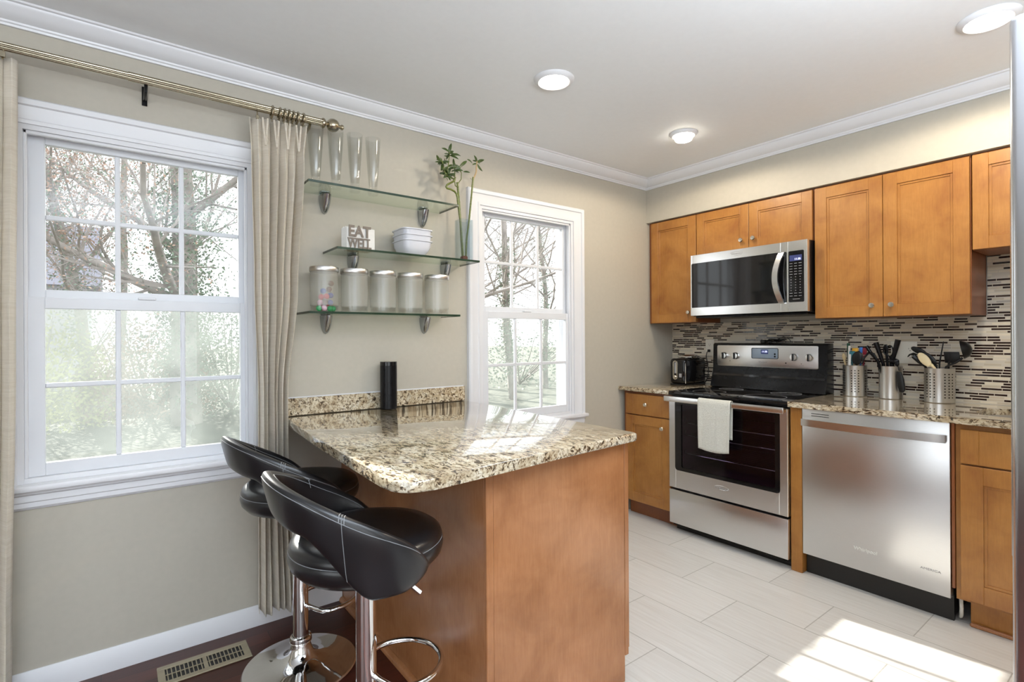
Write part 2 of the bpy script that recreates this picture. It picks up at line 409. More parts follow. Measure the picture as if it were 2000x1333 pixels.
def copy_tree(o, parent=None):
    c = o.copy(); COL.objects.link(c); c.parent = parent; W[c] = W.get(o, Vector())
    for ch in list(o.children): copy_tree(ch, c)
    return c

# ------------------------------------------------------------------ room shell
CZ = 2.44
WIN = {1: (-3.83, -3.07), 2: (-1.865, -1.115)}
WZ0, WZ1 = 0.755, 2.04
T = 0.15
mb = MB()
mb.box(-6.3, WIN[1][0], 0, T, 0, CZ).box(WIN[1][1], WIN[2][0], 0, T, 0, CZ).box(WIN[2][1], 0.15, 0, T, 0, CZ)
for k in (1, 2):
    mb.box(WIN[k][0], WIN[k][1], 0, T, 0, WZ0).box(WIN[k][0], WIN[k][1], 0, T, WZ1, CZ)
struct('wall_back', mb, 'wall_paint', 'beige painted wall with the two white sash windows', 'wall')
struct('wall_right', MB().box(-0.017, 0.12, 0, -3.12, 0, CZ), 'wall_paint', 'beige wall behind the stove and cabinets', 'wall')
struct('wall_upper', MB().box(-0.3435, -0.0171, -0.0001, -3.12, 2.126, CZ), 'wall_paint', 'beige soffit wall above the upper cabinets', 'wall')
struct('wall_front', MB().box(-2.5, 0.12, -3.12, -3.24, 0, CZ), 'wall_paint', 'beige wall behind the refrigerator', 'wall')
mb = MB().box(-6.3, -6.05, -4.8, -4.92, 0, CZ).box(-2.75, -2.5, -4.8, -4.92, 0, CZ).box(-6.05, -2.75, -4.8, -4.92, 2.2, CZ).box(-2.5, -2.38, -3.24, -4.92, 0, CZ)
struct('wall_rear', mb, 'wall_paint', 'beige rear dining wall around the patio opening', 'wall')
mb = MB().box(-6.42, -6.3, 0, -1.7, 0, CZ).box(-6.42, -6.3, -3.5, -4.92, 0, CZ).box(-6.42, -6.3, -1.7, -3.5, 0, 0.5).box(-6.42, -6.3, -1.7, -3.5, 2.1, CZ)
struct('wall_left', mb, 'wall_paint', 'beige far dining wall with a window opening', 'wall')
struct('ceiling', MB().box(-6.42, 0.15, T, -4.92, CZ, CZ+0.1), 'ceiling_paint', 'flat white ceiling with recessed lights', 'ceiling')
struct('floor', MB().box(-2.66, 0.15, T, -3.24, -0.08, 0), 'porcelain_plank_tile', 'pale beige wood-grain porcelain tile kitchen floor', 'floor')
struct('floor_hardwood', MB().box(-6.42, -2.6601, T, -4.92, -0.08, 0).box(-2.6601, -2.38, -3.2401, -4.92, -0.08, 0), 'dark_hardwood', 'dark reddish hardwood dining floor', 'floor')

# crown mouldings
CP = [(0, 0), (0.010, 0), (0.012, 0.007), (0.017, 0.010), (0.019, 0.016), (0.034, 0.022), (0.050, 0.034), (0.060, 0.048), (0.064, 0.052), (0.066, 0.060), (0.075, 0.062), (0.078, 0.0679), (0, 0.0679)]
zc = CZ-0.068
mb = MB().sweep([((-6.299, -0.0005, zc), (0, -1, 0), (0, 0, 1)), ((-0.344, -0.0005, zc), (-1, -1, 0), (0, 0, 1))], CP)
struct('trim_1', mb, 'trim_paint', 'white crown moulding along the window wall', 'crown moulding')
mb = MB().sweep([((-0.344, -0.0005, zc), (-1, -1, 0), (0, 0, 1)), ((-0.344, -3.119, zc), (-1, 0, 0), (0, 0, 1))], CP)
struct('trim_2', mb, 'trim_paint', 'white crown moulding above the upper cabinets', 'crown moulding')
BP = [(0, 0), (0.014, 0), (0.014, 0.062), (0.010, 0.070), (0.009, 0.078), (0.004, 0.088), (0, 0.088)]
mb = MB().sweep([((-6.299, -0.0005, 0.0005), (0, -1, 0), (0, 0, 1)), ((-2.682, -0.0005, 0.0005), (0, -1, 0), (0, 0, 1))], BP)
struct('baseboard_back', mb, 'trim_paint', 'white baseboard under the large window', 'baseboard')
mb = MB().sweep([((-2.02, -0.0005, 0.0005), (0, -1, 0), (0, 0, 1)), ((-0.66, -0.0005, 0.0005), (0, -1, 0), (0, 0, 1))], BP)
struct('baseboard_right', mb, 'trim_paint', 'white baseboard behind the peninsula', 'baseboard')

# windows
def rect_frame(mb, x0, x1, z0, z1, w, y0, y1, wt=None, wb=None, bev=0.003):
    wt = w if wt is None else wt; wb = w if wb is None else wb
    mb.box(x0, x0+w, y0, y1, z0, z1, bev).box(x1-w, x1, y0, y1, z0, z1, bev)
    mb.box(x0+w, x1-w, y0, y1, z1-wt, z1, bev).box(x0+w, x1-w, y0, y1, z0, z0+wb, bev)
def window(k):
    x0, x1 = WIN[k]; nm = 'window_%d' % k
    mb = MB()   # casing (room side), jamb, stool, apron
    prof = [(0, 0), (0, 0.012), (0.012, 0.014), (0.016, 0.010), (0.045, 0.012), (0.060, 0.018), (0.064, 0.026), (0.082, 0.028), (0.088, 0.020), (0.088, 0)]
    s2 = 1
    pts = [((x0, 0, WZ0-0.02), (-1, 0, 0)), ((x0, 0, WZ1), (-1, 0, 1)), ((x1, 0, WZ1), (1, 0, 1)), ((x1, 0, WZ0-0.02), (1, 0, 0))]
    mb.sweep([((p[0], -0.0003, p[2]), u, (0, -1, 0)) for p, u in pts], prof)
    j = 0.018
    mb.box(x0, x0+j, -0.004, T, WZ0, WZ1).box(x1-j, x1, -0.004, T, WZ0, WZ1).box(x0+j, x1-j, -0.004, T, WZ1-j, WZ1).box(x0+j, x1-j, 0.0, T, WZ0, WZ0+0.018)
    mb.box(x0+j, x0+j+0.010, 0.004, 0.022, WZ0+0.018, WZ1-j, 0.002).box(x1-j-0.010, x1-j, 0.004, 0.022, WZ0+0.018, WZ1-j, 0.002).box(x0+j, x1-j, 0.004, 0.022, WZ1-j-0.012, WZ1-j, 0.002)
    mb.box(x0-0.10, x1+0.10, -0.048, 0.02, WZ0-0.022, WZ0, 0.006, 2)
    mb.sweep([((x0-0.088, -0.0003, WZ0-0.022), (0, -1, 0), (0, 0, -1)), ((x1+0.088, -0.0003, WZ0-0.022), (0, -1, 0), (0, 0, -1))], [(0, 0), (0.026, 0), (0.026, 0.012), (0.016, 0.018), (0.016, 0.040), (0.012, 0.044), (0.012, 0.060), (0.004, 0.070), (0, 0.070)])
    w = build(nm, mb, 'trim_paint', loc=((x0+x1)/2, 0, WZ0)); w['kind'] = 'structure'
    w['label'] = 'large double-hung window behind the bar stools, white grilles' if k == 1 else 'narrow white double-hung window behind the peninsula counter'
    w['category'] = 'window'
    gx0, gx1 = x0+0.073, x1-0.045-0.0
    if k == 2: gx0, gx1 = x0+0.073, x1-0.050
    for nmn, zb, zt, yc, rb, rtp in (('upper_sash', 1.425, 2.022, 0.062, 0.030, 0.030), ('lower_sash', WZ0+0.018, 1.425, 0.030, 0.046, 0.042)):
        a, b = x0+j+0.001, x1-j-0.001; gz0, gz1 = zb+rb, zt-rtp
        mb = MB(); yw = 0.026
        mb.box(a, gx0, yc-yw/2, yc+yw/2, zb, zt, 0.002).box(gx1, b, yc-yw/2, yc+yw/2, zb, zt, 0.002)
        mb.box(gx0, gx1, yc-yw/2, yc+yw/2, gz1, zt, 0.002).box(gx0, gx1, yc-yw/2, yc+yw/2, zb, gz0, 0.002)
        s = build(nmn, mb, 'vinyl_white', w)
        g = MB()
        for q in (1, 2): g.box(gx0+(gx1-gx0)*q/3-0.009, gx0+(gx1-gx0)*q/3+0.009, yc-0.008, yc+0.008, gz0, gz1, 0.003)
        zm = (gz0+gz1)/2
        g.box(gx0, gx1, yc-0.0075, yc+0.0075, zm-0.009, zm+0.009, 0.003)
        build('grille', g, 'vinyl_white', s)
        build('pane', MB().quad((gx0, yc, gz0), (gx1, yc, gz0), (gx1, yc, gz1), (gx0, yc, gz1)), 'window_glass', s)
    build('insect_screen', MB().quad((x0+0.02, 0.105, WZ0+0.02), (x1-0.02, 0.105, WZ0+0.02), (x1-0.02, 0.105, 1.425), (x0+0.02, 0.105, 1.425)), 'insect_screen_dense' if k == 1 else 'insect_screen', w)
    mb = MB()
    rect_frame(mb, x0+0.019, x1-0.019, WZ0+0.019, 1.43, 0.016, 0.100, 0.110)
    build('screen_frame', mb, 'vinyl_white', w)
    build('latch', MB().box((x0+x1)/2-0.03, (x0+x1)/2+0.03, 0.014, 0.034, 1.4252, 1.436, 0.003), 'vinyl_white', w)
    if k == 2: build('tilt_latch', MB().box(x1-0.020, x1-0.0175, 0.010, 0.018, 1.86, 1.90), 'black_plastic', w)
    return w
window(1); window(2)

# ------------------------------------------------------------------ recessed ceiling lights
def downlight(loc, label, power, bulge, tilt=0.0):
    x, y = loc
    t = thing('recessed_light', label, 'ceiling light', (x, y, CZ-0.016), 'recessed ceiling lights')
    ro, ri = (0.092, 0.066) if not bulge else (0.078, 0.056)
    build('trim_ring', MB().lathe([(ri, 0.0155), (ri, 0.004), (ri+0.006, 0.0), (ro-0.006, 0.006), (ro, 0.0135), (ro, 0.0155)], (x, y, CZ-0.016), 48), 'trim_paint', t)
    if bulge:
        t2 = MB().lathe([(0, -0.030), (0.03, -0.029), (0.044, -0.024), (0.050, -0.014), (0.050, 0.012), (0, 0.012)], (x, y, CZ-0.016), 40)
    else:
        t2 = MB().lathe([(0, 0.004), (0.03, 0.005), (0.050, 0.008), (0.0655, 0.012), (0.0655, 0.015), (0, 0.015)], (x, y, CZ-0.016), 40)
    build('bulb', t2, 'bulb_glow', t)
    lamp('downlight_lamp', 'SPOT', (x, y, CZ-0.055), power, (1.0, 0.86, 0.67), (0, 0, 0), spot_size=R(174), spot_blend=0.2, shadow_soft_size=0.04)
    return t
downlight((-1.962, -0.763), 'recessed ceiling light nearest the centre of the ceiling, above the peninsula', 7, False)
downlight((-0.935, -0.735), 'ceiling light with protruding round bulb, nearest the room corner', 23, True)
downlight((-0.976, -2.064), 'recessed ceiling light at the right, above the refrigerator edge', 31, False)

# ------------------------------------------------------------------ cabinets
def shaker(name, parent, xf, y0, y1, z0, z1, fw=0.062, th=0.020, mat='maple', label=None):
    """door with its face at x=xf looking to -x; y0 > y1"""
    mb = MB(); b = 0.0012
    mb.box(xf, xf+th, y0, y0-fw, z0, z1, b).box(xf, xf+th, y1+fw, y1, z0, z1, b)
    mb.box(xf, xf+th, y0-fw, y1+fw, z1-fw, z1, b).box(xf, xf+th, y0-fw, y1+fw, z0, z0+fw, b)
    mb.box(xf+0.010, xf+th-0.002, y0-fw, y1+fw, z0+fw, z1-fw)
    s = 0.011
    for (a, c, d, e) in ((y0-fw, y0-fw-s, z0+fw, z1-fw), (y1+fw+s, y1+fw, z0+fw, z1-fw), (y0-fw-s, y1+fw+s, z1-fw-s, z1-fw), (y0-fw-s, y1+fw+s, z0+fw, z0+fw+s)):
        mb.box(xf+0.0055, xf+0.012, a, c, d, e, 0.001)
    o = build(name, mb, mat, parent)
    return o
def slab(name, parent, xf, y0, y1, z0, z1, fw=0.062, mat='maple'):
    mb = MB(); b = 0.0012
    mb.box(xf, xf+0.020, y0, y0-fw, z0, z1, b).box(xf, xf+0.020, y1+fw, y1, z0, z1, b).box(xf, xf+0.020, y0-fw, y1+fw, z0, z1, b)
    return build(name, mb, mat, parent)
def knob(parent, x, y, z, name='knob'):
    return build(name, MB().lathe([(0, 0), (0.0055, 0), (0.0050, 0.008), (0.007, 0.012), (0.0135, 0.019), (0.0145, 0.024), (0.012, 0.028), (0, 0.029)], (x, y, z), 24, axis='x'), 'nickel', parent)

XU = -0.33
def upper(label, y0, y1, z0, z1, doors, knobs):
    t = thing('wall_cabinet', label, 'cabinet', (-0.17, (y0+y1)/2, z0), 'upper wall cabinets')
    mb = MB().box(XU+0.0205, -0.0275, y0-0.0005, y1+0.0005, z0, z1, 0.001)
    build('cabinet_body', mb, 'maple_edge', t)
    for (a, c), kn in zip(doors, knobs):
        d = shaker('door', t, XU, a, c, z0+0.002, z1-0.010, fw=0.062 if z1-z0 > 0.5 else 0.058)
        knob(d, XU, kn[0], kn[1])
    return t
upper('tall narrow wooden upper cabinet in the corner beside the microwave', -0.004, -0.415, 1.366, 2.125, [(-0.034, -0.413)], [(-0.362, 1.437)])
upper('short wooden two-door cabinet directly above the microwave', -0.4185, -1.184, 1.823, 2.125, [(-0.4205, -0.794), (-0.797, -1.176)], [(-0.752, 1.886), (-0.832, 1.888)])
upper('tall wooden double-door upper cabinet right of the microwave', -1.187, -1.880, 1.366, 2.125, [(-1.190, -1.524), (-1.527, -1.877)], [(-1.479, 1.428), (-1.567, 1.428)])
upper('short wooden upper cabinet over the sink, cut off by the refrigerator', -1.884, -2.72, 1.668, 2.125, [(-1.887, -2.300), (-2.303, -2.717)], [(-2.25, 1.73), (-2.35, 1.73)])

XB = -0.647
# base cabinet between window wall and range
t = thing('base_cabinet', 'small wooden base cabinet with one drawer and door, left of the stove', 'cabinet', (-0.32, -0.215, 0))
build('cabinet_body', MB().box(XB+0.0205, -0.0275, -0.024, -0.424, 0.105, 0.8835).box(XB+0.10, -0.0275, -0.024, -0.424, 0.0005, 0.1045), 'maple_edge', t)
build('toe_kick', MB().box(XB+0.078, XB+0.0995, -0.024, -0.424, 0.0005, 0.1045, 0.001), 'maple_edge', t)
d = slab('drawer', t, XB, -0.050, -0.422, 0.724, 0.866); knob(d, XB, -0.236, 0.800)
d = shaker('door', t, XB, -0.050, -0.422, 0.112, 0.716); knob(d, XB, -0.370, 0.652)
# filler between range and dishwasher
o = build('filler_panel', MB().box(XB+0.002, -0.03, -1.192, -1.250, 0.0005, 0.8835, 0.0015), 'maple'); tag(o, 'narrow wooden filler panel between stove and dishwasher', 'panel')
# sink cabinet
t = thing('sink_cabinet', 'wooden sink base cabinet between dishwasher and refrigerator', 'cabinet', (-0.32, -2.35, 0))
build('cabinet_body', MB().box(XB+0.0205, -0.0275, -1.886, -2.90, 0.115, 0.70).box(XB+0.0205, XB+0.06, -1.886, -2.90, 0.70, 0.8835), 'maple', t)
build('toe_kick', MB().box(XB+0.062, XB+0.085, -1.925, -2.90, 0.0005, 0.1145, 0.001), 'maple', t)
build('shoe_moulding', MB().box(XB+0.040, XB+0.0615, -1.925, -2.90, 0.0005, 0.016, 0.004), 'maple_panel', t)
slab('false_drawer', t, XB, -1.905, -2.39, 0.714, 0.860)
shaker('door', t, XB, -1.905, -2.39, 0.128, 0.706, fw=0.075)
shaker('door', t, XB, -2.395, -2.88, 0.128, 0.706, fw=0.075)
slab('false_drawer', t, XB, -2.395, -2.88, 0.714, 0.860)

# ------------------------------------------------------------------ dishwasher
t = thing('dishwasher', 'stainless steel dishwasher with bowed bar handle', 'dishwasher', (-0.35, -1.562, 0))
y0, y1 = -1.254, -1.871
build('tub_body', MB().box(-0.60, -0.05, y0+0.001, y1, 0.02, 0.872), 'black_plastic', t)
build('toe_kick', MB().box(-0.585, -0.601, y0, y1-0.001, 0.0005, 0.108), 'toe_dark', t)
dr = build('door', MB().box(-0.648, -0.602, y0, y1, 0.112, 0.884, 0.003, 2), 'steel_brushed', t)
def bowed(x):  # handle with slight bow
    mb = MB(); n = 24; rows = []
    for i in range(n+1):
        f = i/n; y = -1.262+(-1.862+1.262)*f; bow = -0.026*math.sin(PI*f)**0.6
        rows.append(((x+bow, y, 0), (1, 0, 0), (0, 0, 1)))
    mb.sweep(rows, [(-0.007, 0.796), (0.005, 0.796), (0.005, 0.832), (-0.007, 0.832)])
    mb.box(x, -0.648, -1.262, -1.290, 0.800, 0.828).box(x, -0.648, -1.834, -1.862, 0.800, 0.828)
    return mb
build('handle', bowed(-0.675), 'steel_bright', dr)
build('vent_slot', MB().box(-0.6486, -0.6478, -1.30, -1.385, 0.858, 0.861).box(-0.6486, -0.6478, -1.30, -1.385, 0.846, 0.849), 'black_plastic', dr)
text('brand_lettering', 'Whirlpool', 0.024, (-0.6488, -1.545, 0.218), '-x', 'light_print', dr)
text('badge_lettering', 'AMERICA', 0.014, (-0.6488, -1.80, 0.214), '-x', 'grey_print', dr, squash=1.3)
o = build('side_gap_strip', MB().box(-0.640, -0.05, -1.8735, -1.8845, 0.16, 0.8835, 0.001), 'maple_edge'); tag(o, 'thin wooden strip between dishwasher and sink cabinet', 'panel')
o = build('water_hose', MB().tube([(-0.56, -1.885, 0.012), (-0.585, -1.893, 0.03), (-0.60, -1.897, 0.07), (-0.575, -1.890, 0.108)], 0.007, 10), 'white_plastic'); tag(o, 'white hose in the gap beside the sink cabinet toe kick', 'hose')

# ------------------------------------------------------------------ range
t = thing('range_stove', 'freestanding stainless electric stove with black glass cooktop', 'stove', (-0.36, -0.808, 0))
y0, y1 = -0.430, -1.187
ym = (y0+y1)/2
mb = MB().box(-0.622, -0.46, y0+0.002, y1-0.0-0.0+0.002, 0.03, 0.880).box(-0.46, -0.06, y0+0.002, y1+0.002, 0.03, 0.35).box(-0.46, -0.06, y0+0.002, y0-0.05, 0.35, 0.880).box(-0.46, -0.06, y1+0.05, y1+0.002, 0.35, 0.88).box(-0.10, -0.06, y0, y1, 0.35, 0.88)
# chassis as shell with an open oven cavity
mb.bm.free(); mb = MB()
mb.box(-0.622, -0.05, y0+0.002, y0-0.045, 0.03, 0.882).box(-0.622, -0.05, y1+0.045, y1+0.002, 0.03, 0.882)
mb.box(-0.622, -0.05, y0-0.045, y1+0.045, 0.03, 0.39).box(-0.622, -0.05, y0-0.045, y1+0.045, 0.845, 0.882).box(-0.12, -0.05, y0-0.045, y1+0.045, 0.39, 0.845)
build('chassis', mb, 'black_satin', t)
build('oven_liner', MB().box(-0.125, -0.1215, y0-0.046, y1+0.046, 0.392, 0.843).box(-0.60, -0.125, y0-0.046, y0-0.049, 0.392, 0.843).box(-0.60, -0.125, y1+0.049, y1+0.046, 0.392, 0.843).box(-0.60, -0.125, y0-0.049, y1+0.049, 0.391, 0.394), 'oven_purple', t)
for zz in (0.50, 0.62, 0.70):
    mb = MB(); ya, yb = y0-0.055, y1+0.055
    mb.tube([(-0.58, ya, zz), (-0.58, yb, zz)], 0.0035, 6).tube([(-0.16, ya, zz), (-0.16, yb, zz)], 0.003, 6)
    for i in range(22):
        yy = ya+(yb-ya)*(i+0.5)/22; mb.tube([(-0.58, yy, zz), (-0.16, yy, zz)], 0.0016, 5)
    mb.tube([(-0.58, ya, zz), (-0.592, ya-0.02, zz+0.035)], 0.003, 6).tube([(-0.58, yb, zz), (-0.592, yb+0.02, zz+0.035)], 0.003, 6)
    build('oven_rack', mb, 'steel_bright', t)
# cooktop
mb = MB().prism([(y0, 0.886), (y0, 0.912), (y1, 0.912), (y1, 0.886)], 'x', -0.668, -0.07, 0.003)
ct = build('cooktop', mb, 'black_gloss', t)
build('cooktop_trim', MB().box(-0.6705, -0.662, y0, y1, 0.893, 0.899, 0.001), 'black_satin', ct)
for (bx, by, br) in ((-0.52, -0.63, 0.10), (-0.52, -0.99, 0.115), (-0.26, -0.63, 0.075), (-0.26, -0.99, 0.085)):
    r = br; build('burner_ring', MB().lathe([(r-0.0012, 0.9123), (r-0.0012, 0.9126), (r+0.0012, 0.9126), (r+0.0012, 0.9123), (r-0.0012, 0.9123)], (bx, by, 0), 48), 'grey_print', ct)
# door
dr = thing('oven_door', '', '', (-0.64, ym, 0.287)) ; bpy.data.objects.remove(dr)
mb = MB(); xa, xb = -0.667, -0.624
wy0, wy1, wz0, wz1 = -0.480, -1.142, 0.408, 0.852
mb.box(xa, xb, y0, wy0, 0.287, 0.872, 0.002).box(xa, xb, wy1, y1, 0.287, 0.872, 0.002).box(xa, xb, wy0, wy1, 0.287, wz0, 0.002).box(xa, xb, wy0, wy1, wz1, 0.872, 0.002)
dr = build('oven_door', mb, 'steel_brushed', t)
def rrect(y0, y1, z0, z1, r, n=6):
    if y0 > y1: y0, y1 = y1, y0
    P = []
    for cy, cz2, a0 in ((y1-r, z1-r, 0), (y0+r, z1-r, 90), (y0+r, z0+r, 180), (y1-r, z0+r, 270)):
        for i in range(n+1):
            a = R(a0+90*i/n); P.append((cy+r*math.cos(a), cz2+r*math.sin(a)))
    return P
def ring_prism(mb, outer, inner, axis, a, b):
    def P(p, h): return {'x': (h, p[0], p[1]), 'y': (p[0], h, p[1]), 'z': (p[0], p[1], h)}[axis]
    L = [[mb.bm.verts.new(P(p, h)) for p in pl] for pl in (outer, inner) for h in (a, b)]
    n = len(outer); oa, ob, ia, ib = L
    for i in range(n):
        k = (i+1) % n
        for q in ((oa[i], oa[k], ob[k], ob[i]), (ia[i], ib[i], ib[k], ia[k]), (oa[i], ia[i], ia[k], oa[k]), (ob[i], ob[k], ib[k], ib[i])): mb.bm.faces.new(q)
mb = MB(); ring_prism(mb, rrect(wy0+0.004, wy1-0.004, wz0-0.004, wz1+0.004, 0.020), rrect(wy0-0.042, wy1+0.022, wz0+0.018, wz1-0.02, 0.012), 'x', -0.6685, -0.655)
build('window_border', mb, 'black_gloss', dr)
build('window_glass', MB().quad((-0.662, wy0-0.03, wz0+0.01), (-0.662, wy1+0.015, wz0+0.01), (-0.662, wy1+0.015, wz1), (-0.662, wy0-0.03, wz1)), 'oven_glass', dr)
hb = MB().box(-0.722, -0.706, y0+0.002, y1-0.002, 0.850, 0.884, 0.003, 2)
hb.box(-0.7065, -0.667, y0-0.004, y0-0.030, 0.852, 0.872, 0.002).box(-0.7065, -0.667, y1+0.030, y1+0.004, 0.852, 0.872, 0.002)
build('door_handle', hb, 'steel_bright', dr)
text('brand_lettering', 'Whirlpool', 0.022, (-0.6678, -0.80, 0.355), '-x', 'grey_print', dr)
build('brand_emblem', MB().tube([(-0.668, -0.80+0.045*math.cos(a)*1.0, 0.358+0.012*math.sin(a)) for a in [R(20+i*14) for i in range(20)]], 0.0008, 5), 'steel_bright', dr)
build('storage_drawer', MB().box(-0.667, -0.624, y0, y1, 0.055, 0.274, 0.003, 2), 'steel_brushed', t)
build('base_skirt', MB().box(-0.60, -0.59, y0-0.01, y1+0.01, 0.0005, 0.05), 'toe_dark', t)
# backguard
by0, by1 = -0.412, -1.172
mb = MB().prism([(-0.160, 0.913), (-0.135, 0.990), (-0.118, 1.036), (-0.116, 1.210), (-0.100, 1.219), (-0.034, 1.219), (-0.030, 0.913)], 'y', by0, by1, 0.002)
bgd = build('backguard', mb, 'black_satin', t)
build('vent_channel', MB().prism([(-0.1365, 0.992), (-0.131, 1.006), (-0.128, 1.003), (-0.1335, 0.989)], 'y', by0-0.01, by1+0.01), 'black_gloss', bgd)
cp = build('control_panel', MB().prism(rrect(by0-0.034, by1+0.052, 1.060, 1.203, 0.008), 'x', -0.1205, -0.1155, 0.0015), 'steel_brushed', bgd)
dp = build('display', MB().prism(rrect(-0.700, -0.876, 1.118, 1.186, 0.008), 'x', -0.1225, -0.1203, 0.0008), 'display_blue_grey', cp)
mb = MB(); ring_prism(mb, rrect(-0.698, -0.878, 1.116, 1.188, 0.009), rrect(-0.7015, -0.8745, 1.1195, 1.1845, 0.007), 'x', -0.1232, -0.1205)
build('display_bezel', mb, 'black_satin', cp)
build('clock_window', MB().box(-0.1232, -0.1224, -0.764, -0.812, 1.148, 1.176), 'clock_window', cp)
text('clock_digits', '11:35', 0.017, (-0.1236, -0.788, 1.163), '-x', 'clock_digits', cp, ext=0.0002)
for zz in (1.132, 1.148): build('touch_button', MB().cyl((-0.1224, -0.856, zz), 0.006, 0.0012, 16, 'x'), 'black_satin', cp)
for i in range(9): build('touch_button', MB().box(-0.1229, -0.1224, -0.712-i*0.013, -0.720-i*0.013, 1.127, 1.1285), 'grey_print', cp)
text('brand_lettering', 'Whirlpool', 0.014, (-0.1212, -0.775, 1.094), '-x', 'grey_print', cp, ext=0.0002)
for yk in (-0.500, -0.585, -0.978, -1.070):
    mb = MB().lathe([(0, 0), (0.024, 0), (0.023, 0.016), (0.020, 0.020), (0, 0.021)], (-0.1205, yk, 1.131), 32, axis='x')
    kn = build('burner_knob', mb, 'steel_bright', cp)
    build('knob_grip', MB().box(-0.152, -0.140, yk-0.0035, yk+0.0035, 1.109, 1.153, 0.0015), 'black_satin', kn)
for yy, zz, r in ((-0.925, 1.092, 0.0045), (-0.543, 1.095, 0.0025), (-1.02, 1.090, 0.0025)): build('indicator_light', MB().cyl((-0.1205, yy, zz), r, 0.0015, 12, 'x'), 'black_satin', cp)
for ya, yb in ((-0.910, -0.945), (-1.006, -1.036)): build('panel_print', MB().box(-0.1209, -0.1204, ya, yb, 1.078, 1.0805), 'grey_print', cp)

# black cable on the range top
mb = MB(); rnd = random.Random(4)
for k in range(5):
    c = -0.80-0.012*k
    mb.tube([(-0.07+0.012*math.sin(a*1.3+k), c+0.055*math.cos(a), 1.2235+0.004*k+0.007*abs(math.sin(a+k))) for a in [R(30*i) for i in range(13)]], 0.0022, 6)
mb.tube([(-0.07, -0.83, 1.226), (-0.07, -0.85, 1.245), (-0.065, -0.885, 1.262), (-0.06, -0.915, 1.250), (-0.06, -0.935, 1.2235)], 0.0022, 6)
mb.box(-0.078, -0.056, -0.735, -0.770, 1.2195, 1.242, 0.004).box(-0.086, -0.07, -0.79, -0.812, 1.2195, 1.236, 0.003)
o = build('cable_bundle', mb, 'black_plastic'); tag(o, 'tangled black cable lying on top of the stove backguard', 'cable')

# towel over the oven handle
def towel():
    mb = MB(); nu, nv = 30, 40
    ya, yb = -0.683, -0.893
    def fn(i, j):
        f = i/(nu-1); y = ya+(yb-ya)*f; q = j/(nv-1)
        wv = 0.0035*math.sin(f*9+q*2)+0.0015*math.sin(f*23)
        Lf = 0.315+0.012*math.sin(f*3.0); 
        d = q*(Lf+0.24)
        if d < 0.22: x = -0.7015+0.0+wv*0.0; z = 0.662+d
        elif d < 0.262:
            a = (d-0.22)/0.042*PI; x = -0.714+0.0128*math.cos(a); z = 0.882+0.0085*math.sin(a)
        else:
            z = 0.882-(d-0.262); x = -0.7275-abs(wv)*min(1, (d-0.262)*8)-0.002
        y += 0.010*(1-(z-0.55)/0.34)*(0.5-f)*-1.2 if z < 0.88 else 0
        return (x, y, z)
    mb.grid(fn, nu, nv); return mb
o = build('dish_towel', towel(), 'towel_cotton', ang=80); tag(o, 'pale grey dish towel hanging over the oven door handle', 'towel')
md = o.modifiers.new('thickness', 'SOLIDIFY'); md.thickness = 0.003; md.offset = 1

# ------------------------------------------------------------------ microwave
t = thing('microwave', 'stainless over-the-range microwave with dark window', 'microwave', (-0.21, -0.80, 1.40))
y0, y1, zb, zt = -0.4205, -1.181, 1.408, 1.8215
build('housing', MB().box(-0.375, -0.028, y0-0.001, y1-0.002, 1.402, 1.8215, 0.002), 'maple_edge', t) if False else build('housing', MB().box(-0.375, -0.028, y0-0.001, y1+0.001, 1.404, 1.8215, 0.002), 'black_satin', t)
build('vent_grille', MB().box(-0.39, -0.05, y0-0.03, y1+0.01, 1.392, 1.4035, 0.003), 'black_satin', t)
dr = MB(); ys = -1.073
wy0, wy1, wz0, wz1 = -0.432, -1.030, 1.464, 1.763
dr.box(-0.405, -0.376, y0, wy0, zb, zt, 0.0015).box(-0.405, -0.376, wy1, ys, zb, zt, 0.0015).box(-0.405, -0.376, wy0, wy1, zb, wz0, 0.0015).box(-0.405, -0.376, wy0, wy1, wz1, zt, 0.0015)
d = build('door', dr, 'steel_bright', t)
build('door_window', MB().prism(rrect(wy0+0.001, wy1-0.036, wz0, wz1, 0.007), 'x', -0.4065, -0.380), 'black_gloss', d)
mb = MB(); n = 24
rows = [((-0.412-0.030*math.sin(PI*i/n)**0.8, -1.040+0.0+0.026*math.sin(PI*i/n), zb+0.052+(0.352-0.052)*i/n), (0, 1, 0), (1, 0, 0)) for i in range(n+1)]
mb.sweep(rows, [(-0.016, -0.006), (0.016, -0.006), (0.016, 0.006), (-0.016, 0.006)])
mb.box(-0.41, -0.404, -1.028, -1.052, zb+0.052, zb+0.075).box(-0.41, -0.404, -1.028, -1.052, zb+0.329, zb+0.352)
build('handle', mb, 'steel_bright', d)
text('brand_lettering', 'Whirlpool', 0.015, (-0.4056, -0.75, 1.793), '-x', 'grey_print', d, ext=0.0003)
build('brand_emblem', MB().tube([(-0.4058, -0.75+0.042*math.cos(a), 1.793+0.013*math.sin(a)) for a in [R(20+i*14) for i in range(20)]], 0.0007, 5), 'grey_print', d)
cpn = build('control_panel', MB().box(-0.405, -0.376, ys-0.0012, y1, zb, zt, 0.0015), 'steel_bright', t)
kp = build('keypad', MB().prism(rrect(ys-0.004, y1+0.018, wz0, wz1, 0.007), 'x', -0.4062, -0.395), 'black_gloss', cpn)
build('clock_window', MB().box(-0.4068, -0.4061, -1.083, -1.152, 1.704, 1.738), 'clock_window', kp)
text('clock_digits', '11:35', 0.016, (-0.4072, -1.128, 1.714), '-x', 'clock_digits', kp, ext=0.0002)
mb = MB()
